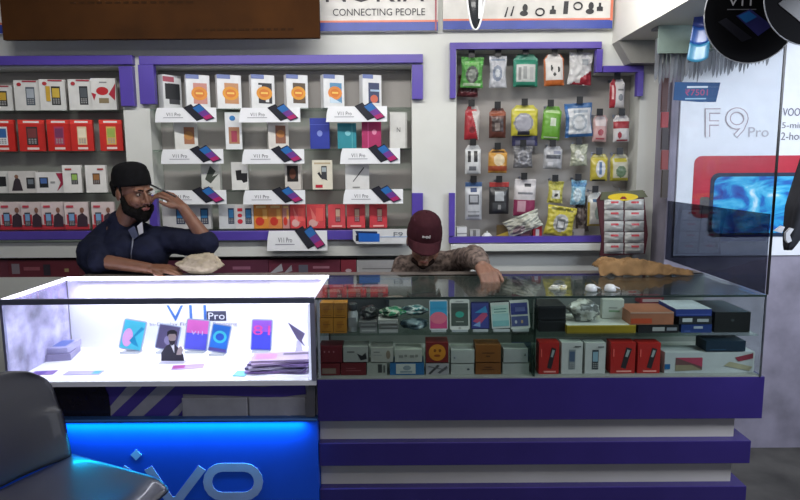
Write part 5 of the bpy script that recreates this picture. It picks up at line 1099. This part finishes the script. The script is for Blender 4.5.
# beard
def hp(c_): return H1+M1 @ Vector(c_)
bd = [('c', hp((s*.066, -.005, -.025)), hp((s*.060, -.03, -.075)), .012, .022) for s in (-1, 1)]+[('c', hp((s*.056, -.035, -.078)), hp((0, -.075, -.108)), .026, .030) for s in (-1, 1)] + \
     [('c', hp((s*.04, -.06, -.085)), hp((0, -.082, -.096)), .020, .024) for s in (-1, 1)]+[('c', hp((0, -.06, -.11)), hp((0, -.062, -.125)), .034, .022)] + \
     [('c', hp((s*.028, -.086, -.066)), hp((s*.026, -.080, -.09)), .008, .012) for s in (-1, 1)]+[('c', hp((s*.028, -.088, -.060)), hp((s*.006, -.1, -.053)), .004, .0035) for s in (-1, 1)]
blob(bd, 'beard', mat('0b0908', .95, noise_amt=.3, scale=80), t1, .004, 2, disp=.006, dscale=.012)
# cap (kufi) - shell band and domed top
def cap_shell(nm, Cn, M_, rx, ry, z0, z1, dome, m, parent, tiltx=0, fl=1.0):
    b = MB(); n = 36; rings = []
    prof = [(1.0, z0), (1.015, z0+.01), (1.0, (z0+z1)/2), (.96, z1-.01), (.90, z1+.004)]+[(.90*math.cos(R(a_)), z1+.004+dome*math.sin(R(a_))) for a_ in (15, 30, 45, 60, 75, 88)]
    vv = []
    T_ = Matrix.Rotation(R(tiltx), 3, 'X')
    for (r, z_) in prof:
        for k in range(n):
            a_ = 2*math.pi*k/n; vv.append(Cn+M_ @ (T_ @ Vector((rx*r*math.cos(a_), .012+ry*r*math.sin(a_), z_))))
    fs = [(i*n+k, i*n+(k+1) % n, (i+1)*n+(k+1) % n, (i+1)*n+k) for i in range(len(prof)-1) for k in range(n)]+[tuple(range((len(prof)-1)*n, len(prof)*n))]
    b.add(vv, fs, m, True); o = b.build(nm, parent); s = o.modifiers.new('s', 'SOLIDIFY'); s.thickness = .004; return o
cap_shell('skullcap', H1, M1, .085, .103, .030, .104, .042, mat('0d0d10', .9, noise_amt=.2, scale=60), t1, -10)
# sideburn hair below the cap
blob([('c', hp((s*.074, .0, .035)), hp((s*.072, -.002, -.02)), .009, .007) for s in (-1, 1)]+[('c', hp((s*.05, .09, .03)), hp((s*.045, .085, -.02)), .02, .015) for s in (-1, 1)]+[('c', hp((-.04, .09, .0)), hp((.04, .09, .0)), .02, .02)]+[('c', hp((s*.070, .05, .03)), hp((s*.066, .05, -.005)), .016, .012) for s in (-1, 1)], 'hair', mat('100e0d', .9), t1, .004, 2)
# pen held
b = MB(); b.tube([V(150, 184.5, 2.96), V(166, 192, 2.945)], .0045, mat('16161a', .3), 8); b.tube([V(166, 192, 2.945), V(176, 197, 2.94)], .0038, mat('202024', .3), 8)
tag(b.build('pen'), 'dark pen held in the raised hand of the bearded person, pointing at the cheek', 'pen')
# cream cloth
def cloth(x0, y0, x1, y1, Y, seed, col, l):
    a_ = at(x0, y1, Y); c_ = at(x1, y0, Y); bm = bmesh.new(); bmesh.ops.create_icosphere(bm, subdivisions=5, radius=1)
    w_ = (c_.x-a_.x)/2; h = c_.z-TOP
    for v in bm.verts:
        n_ = noise.noise(v.co*1.6+Vector((seed, 0, 0)))*.25+abs(noise.noise(Vector((v.co.x*2+v.co.z*2, v.co.y*6, v.co.z*3-v.co.x*5))+Vector((seed, 3, 0))))*.2
        p = v.co*(1+n_-.1); v.co = Vector((p.x*w_, p.y*.045, h*.45+max(-h*.44, p.z*h*.52*(.8+.2*p.x))))
    me = bpy.data.meshes.new('cloth_bundle'); bm.to_mesh(me); bm.free(); me.materials.append(mat(col, .9, noise_amt=.1, scale=40))
    zmin = min(v.co.z for v in me.vertices)
    for v in me.vertices: v.co.z -= zmin
    for f in me.polygons: f.use_smooth = True
    o = bpy.data.objects.new('cloth_bundle', me); C.objects.link(o); o.location = ((a_.x+c_.x)/2, Y, TOP-.0025); return tag(o, l, 'cloth')
cloth(179, 249, 221, 279, 2.94, 5, 'a89c88', 'crumpled cream cloth on the ledge below the raised elbow of the bearded person')

# --- person 2: maroon cap, bowed
skin2 = mat('7d5a4a', .5, noise_amt=.06, scale=30)
H2 = V(424, 241, 3.04)
M2 = (Matrix.Rotation(R(3), 3, 'Z') @ Matrix.Rotation(R(4), 3, 'Y') @ Matrix.Rotation(R(20), 3, 'X'))
p2 = Vector((V(430, 270, 3.2).x, 3.3, 0))
t2 = thing('person', p2, 'person in maroon cap and grey-brown jacket bowed over the counter, fist on the glass', 'person')
neck2 = V(430, 258, 3.17); sL2 = V(404, 267, 3.14); sR2 = V(460, 262, 3.17)
elL2 = Vector((sL2.x-.04, 3.12, .95)); wrL2 = Vector((sL2.x+.06, 3.08, .80)); elR2 = V(474, 262, 2.98); wrR2 = V(482, 268, 2.80); wrR2.z = TOP+.052; elR2.z = TOP+.075
hip2 = Vector((neck2.x+.02, 3.33, .80))
pr = head_prims(H2, M2)+[('c', H2+M2 @ Vector((0, .02, -.07)), neck2, .052, .058), ('c', sL2, sR2, .048, .048), ('c', neck2+Vector((0,.02,-.05)), hip2, .09, .12),
     ('c', sL2, elL2, .046, .038), ('c', elL2, wrL2, .036, .026), ('c', sR2, elR2, .046, .038), ('c', elR2, wrR2, .036, .027)]
pr += hand_prims(wrR2, Vector((.2, -1, -.25)), Vector((0, -.25, 1)), -1, .7, 1.1)+hand_prims(wrL2, Vector((.6, -.1, -.6)), Vector((0, -.9, .1)), 1, .3)
for s in (-1, 1):
    pr += [('c', hip2+Vector((s*.09, 0, 0)), (hip2.x+s*.1, 3.12, .48), .09, .06), ('c', (hip2.x+s*.1, 3.12, .48), (hip2.x+s*.1, 3.26, .08), .055, .04), ('c', (hip2.x+s*.1, 3.28, .04), (hip2.x+s*.11, 3.08, .03), .038, .03)]
body2 = blob(pr, 'body', skin2, t2, .0042, 3)
face_parts(H2, M2, body2)
jm = bpy.data.materials.new('checked_jacket'); jm.use_nodes = True; nt = jm.node_tree; bs = nt.nodes['Principled BSDF']; bs.inputs['Roughness'].default_value = .85
tc = nt.nodes.new('ShaderNodeTexCoord'); ck = nt.nodes.new('ShaderNodeTexNoise'); ck.inputs['Scale'].default_value = 45; ck.inputs['Detail'].default_value = 6; rp = nt.nodes.new('ShaderNodeValToRGB')
rp.color_ramp.elements[0].position = .38; rp.color_ramp.elements[0].color = lin('3c302c'); rp.color_ramp.elements[1].position = .62; rp.color_ramp.elements[1].color = lin('7a6a62')
nt.links.new(tc.outputs['Object'], ck.inputs['Vector']); nt.links.new(ck.outputs['Fac'], rp.inputs[0]); nt.links.new(rp.outputs[0], bs.inputs['Base Color'])
jk = [('c', neck2+Vector((0, .03, -.09)), hip2, .12, .14), ('c', sL2, sR2, .060, .064), ('c', neck2+Vector((0, .02, -.03)), sL2, .060, .056), ('c', neck2+Vector((0, .02, -.03)), sR2, .062, .062),
      ('c', sL2, elL2, .062, .055), ('c', elL2, wrL2, .052, .042), ('c', sR2, elR2, .066, .056), ('c', elR2, elR2+(wrR2-elR2)*.86, .055, .042)]
blob(jk, 'jacket', jm, t2, .007, 4, disp=.024, dscale=.06)
blob([('c', hip2+Vector((s*.09, 0, 0)), (hip2.x+s*.1, 3.12, .48), .11, .085) for s in (-1, 1)]+[('c', (hip2.x+s*.1, 3.12, .48), (hip2.x+s*.1, 3.26, .10), .085, .07) for s in (-1, 1)]+[('e', hip2, (.16, .13, .1), None)], 'trousers', mat('26262c', .8), t2, .01, 3)
def hp2(c_): return H2+M2 @ Vector(c_)
mar = mat('38181f', .85, noise_amt=.12, scale=40)
cp = cap_shell('baseball_cap', H2, M2, .087, .104, .022, .085, .062, mar, t2, 0)
# brim
b = MB(); vv = []; nu, nv = 20, 8
for j in range(nv+1):
    for i in range(nu+1):
        u = i/nu; v = j/nv; a_ = R(200+140*u); r0x, r0y = .086, .102
        bx = r0x*math.cos(a_); by = .012+r0y*math.sin(a_)
        ext = .070*math.sin(math.pi*u)**.55*v
        vv.append(hp2((bx*(1-.05*v), by-ext, .030-.012*v-.022*(2*u-1)**2*v-.25*ext)))
fs = [(j*(nu+1)+i, j*(nu+1)+i+1, (j+1)*(nu+1)+i+1, (j+1)*(nu+1)+i) for j in range(nv) for i in range(nu)]
b.add(vv, fs, mar, True); o = b.build('brim', cp, origin=(0,0,0)); o.location = -WL[cp.name]+Vector((0,0,0)); s = o.modifiers.new('s', 'SOLIDIFY'); s.thickness = .005
b = MB()
zz = .082
def onc(u, z_):   # point on the cap front
    a_ = R(-90+u); return hp2((.0885*math.cos(a_), .012+.1065*math.sin(a_), z_))
for (u0, u1, za, zb2) in [(-13, -8, .062, .071), (-7, -2, .064, .069), (-1, 3, .060, .072), (4, 8, .062, .070), (9, 12, .060, .075)]:
    b.prism([onc(u0, za), onc(u1, za), onc(u1, zb2), onc(u0, zb2)], M2 @ Vector((0, .004, 0)), mat('c8c4c4', .6))
o = b.build('cap_emblem', cp, origin=(0,0,0)); o.location = -WL[cp.name]
b = MB(); b.lathe([(.006, 0), (.004, .004)], mar, c=(0,0,0), n=12)
o = b.build('cap_button', cp, origin=(0,0,0)); o.location = hp2((0, .012, .150))-WL[cp.name]
bd = [('c', hp2((s*.044, -.045, -.085)), hp2((0, -.075, -.100)), .015, .018) for s in (-1, 1)]
blob(bd, 'beard', mat('241814', .95, noise_amt=.3, scale=80), t2, .004, 2)
blob([('c', hp2((s*.074, .0, .03)), hp2((s*.072, -.002, -.02)), .009, .006) for s in (-1, 1)]+[('c', hp2((-.045, .085, .0)), hp2((.045, .085, .0)), .024, .024)], 'hair', mat('16100e', .9), t2, .004, 2)
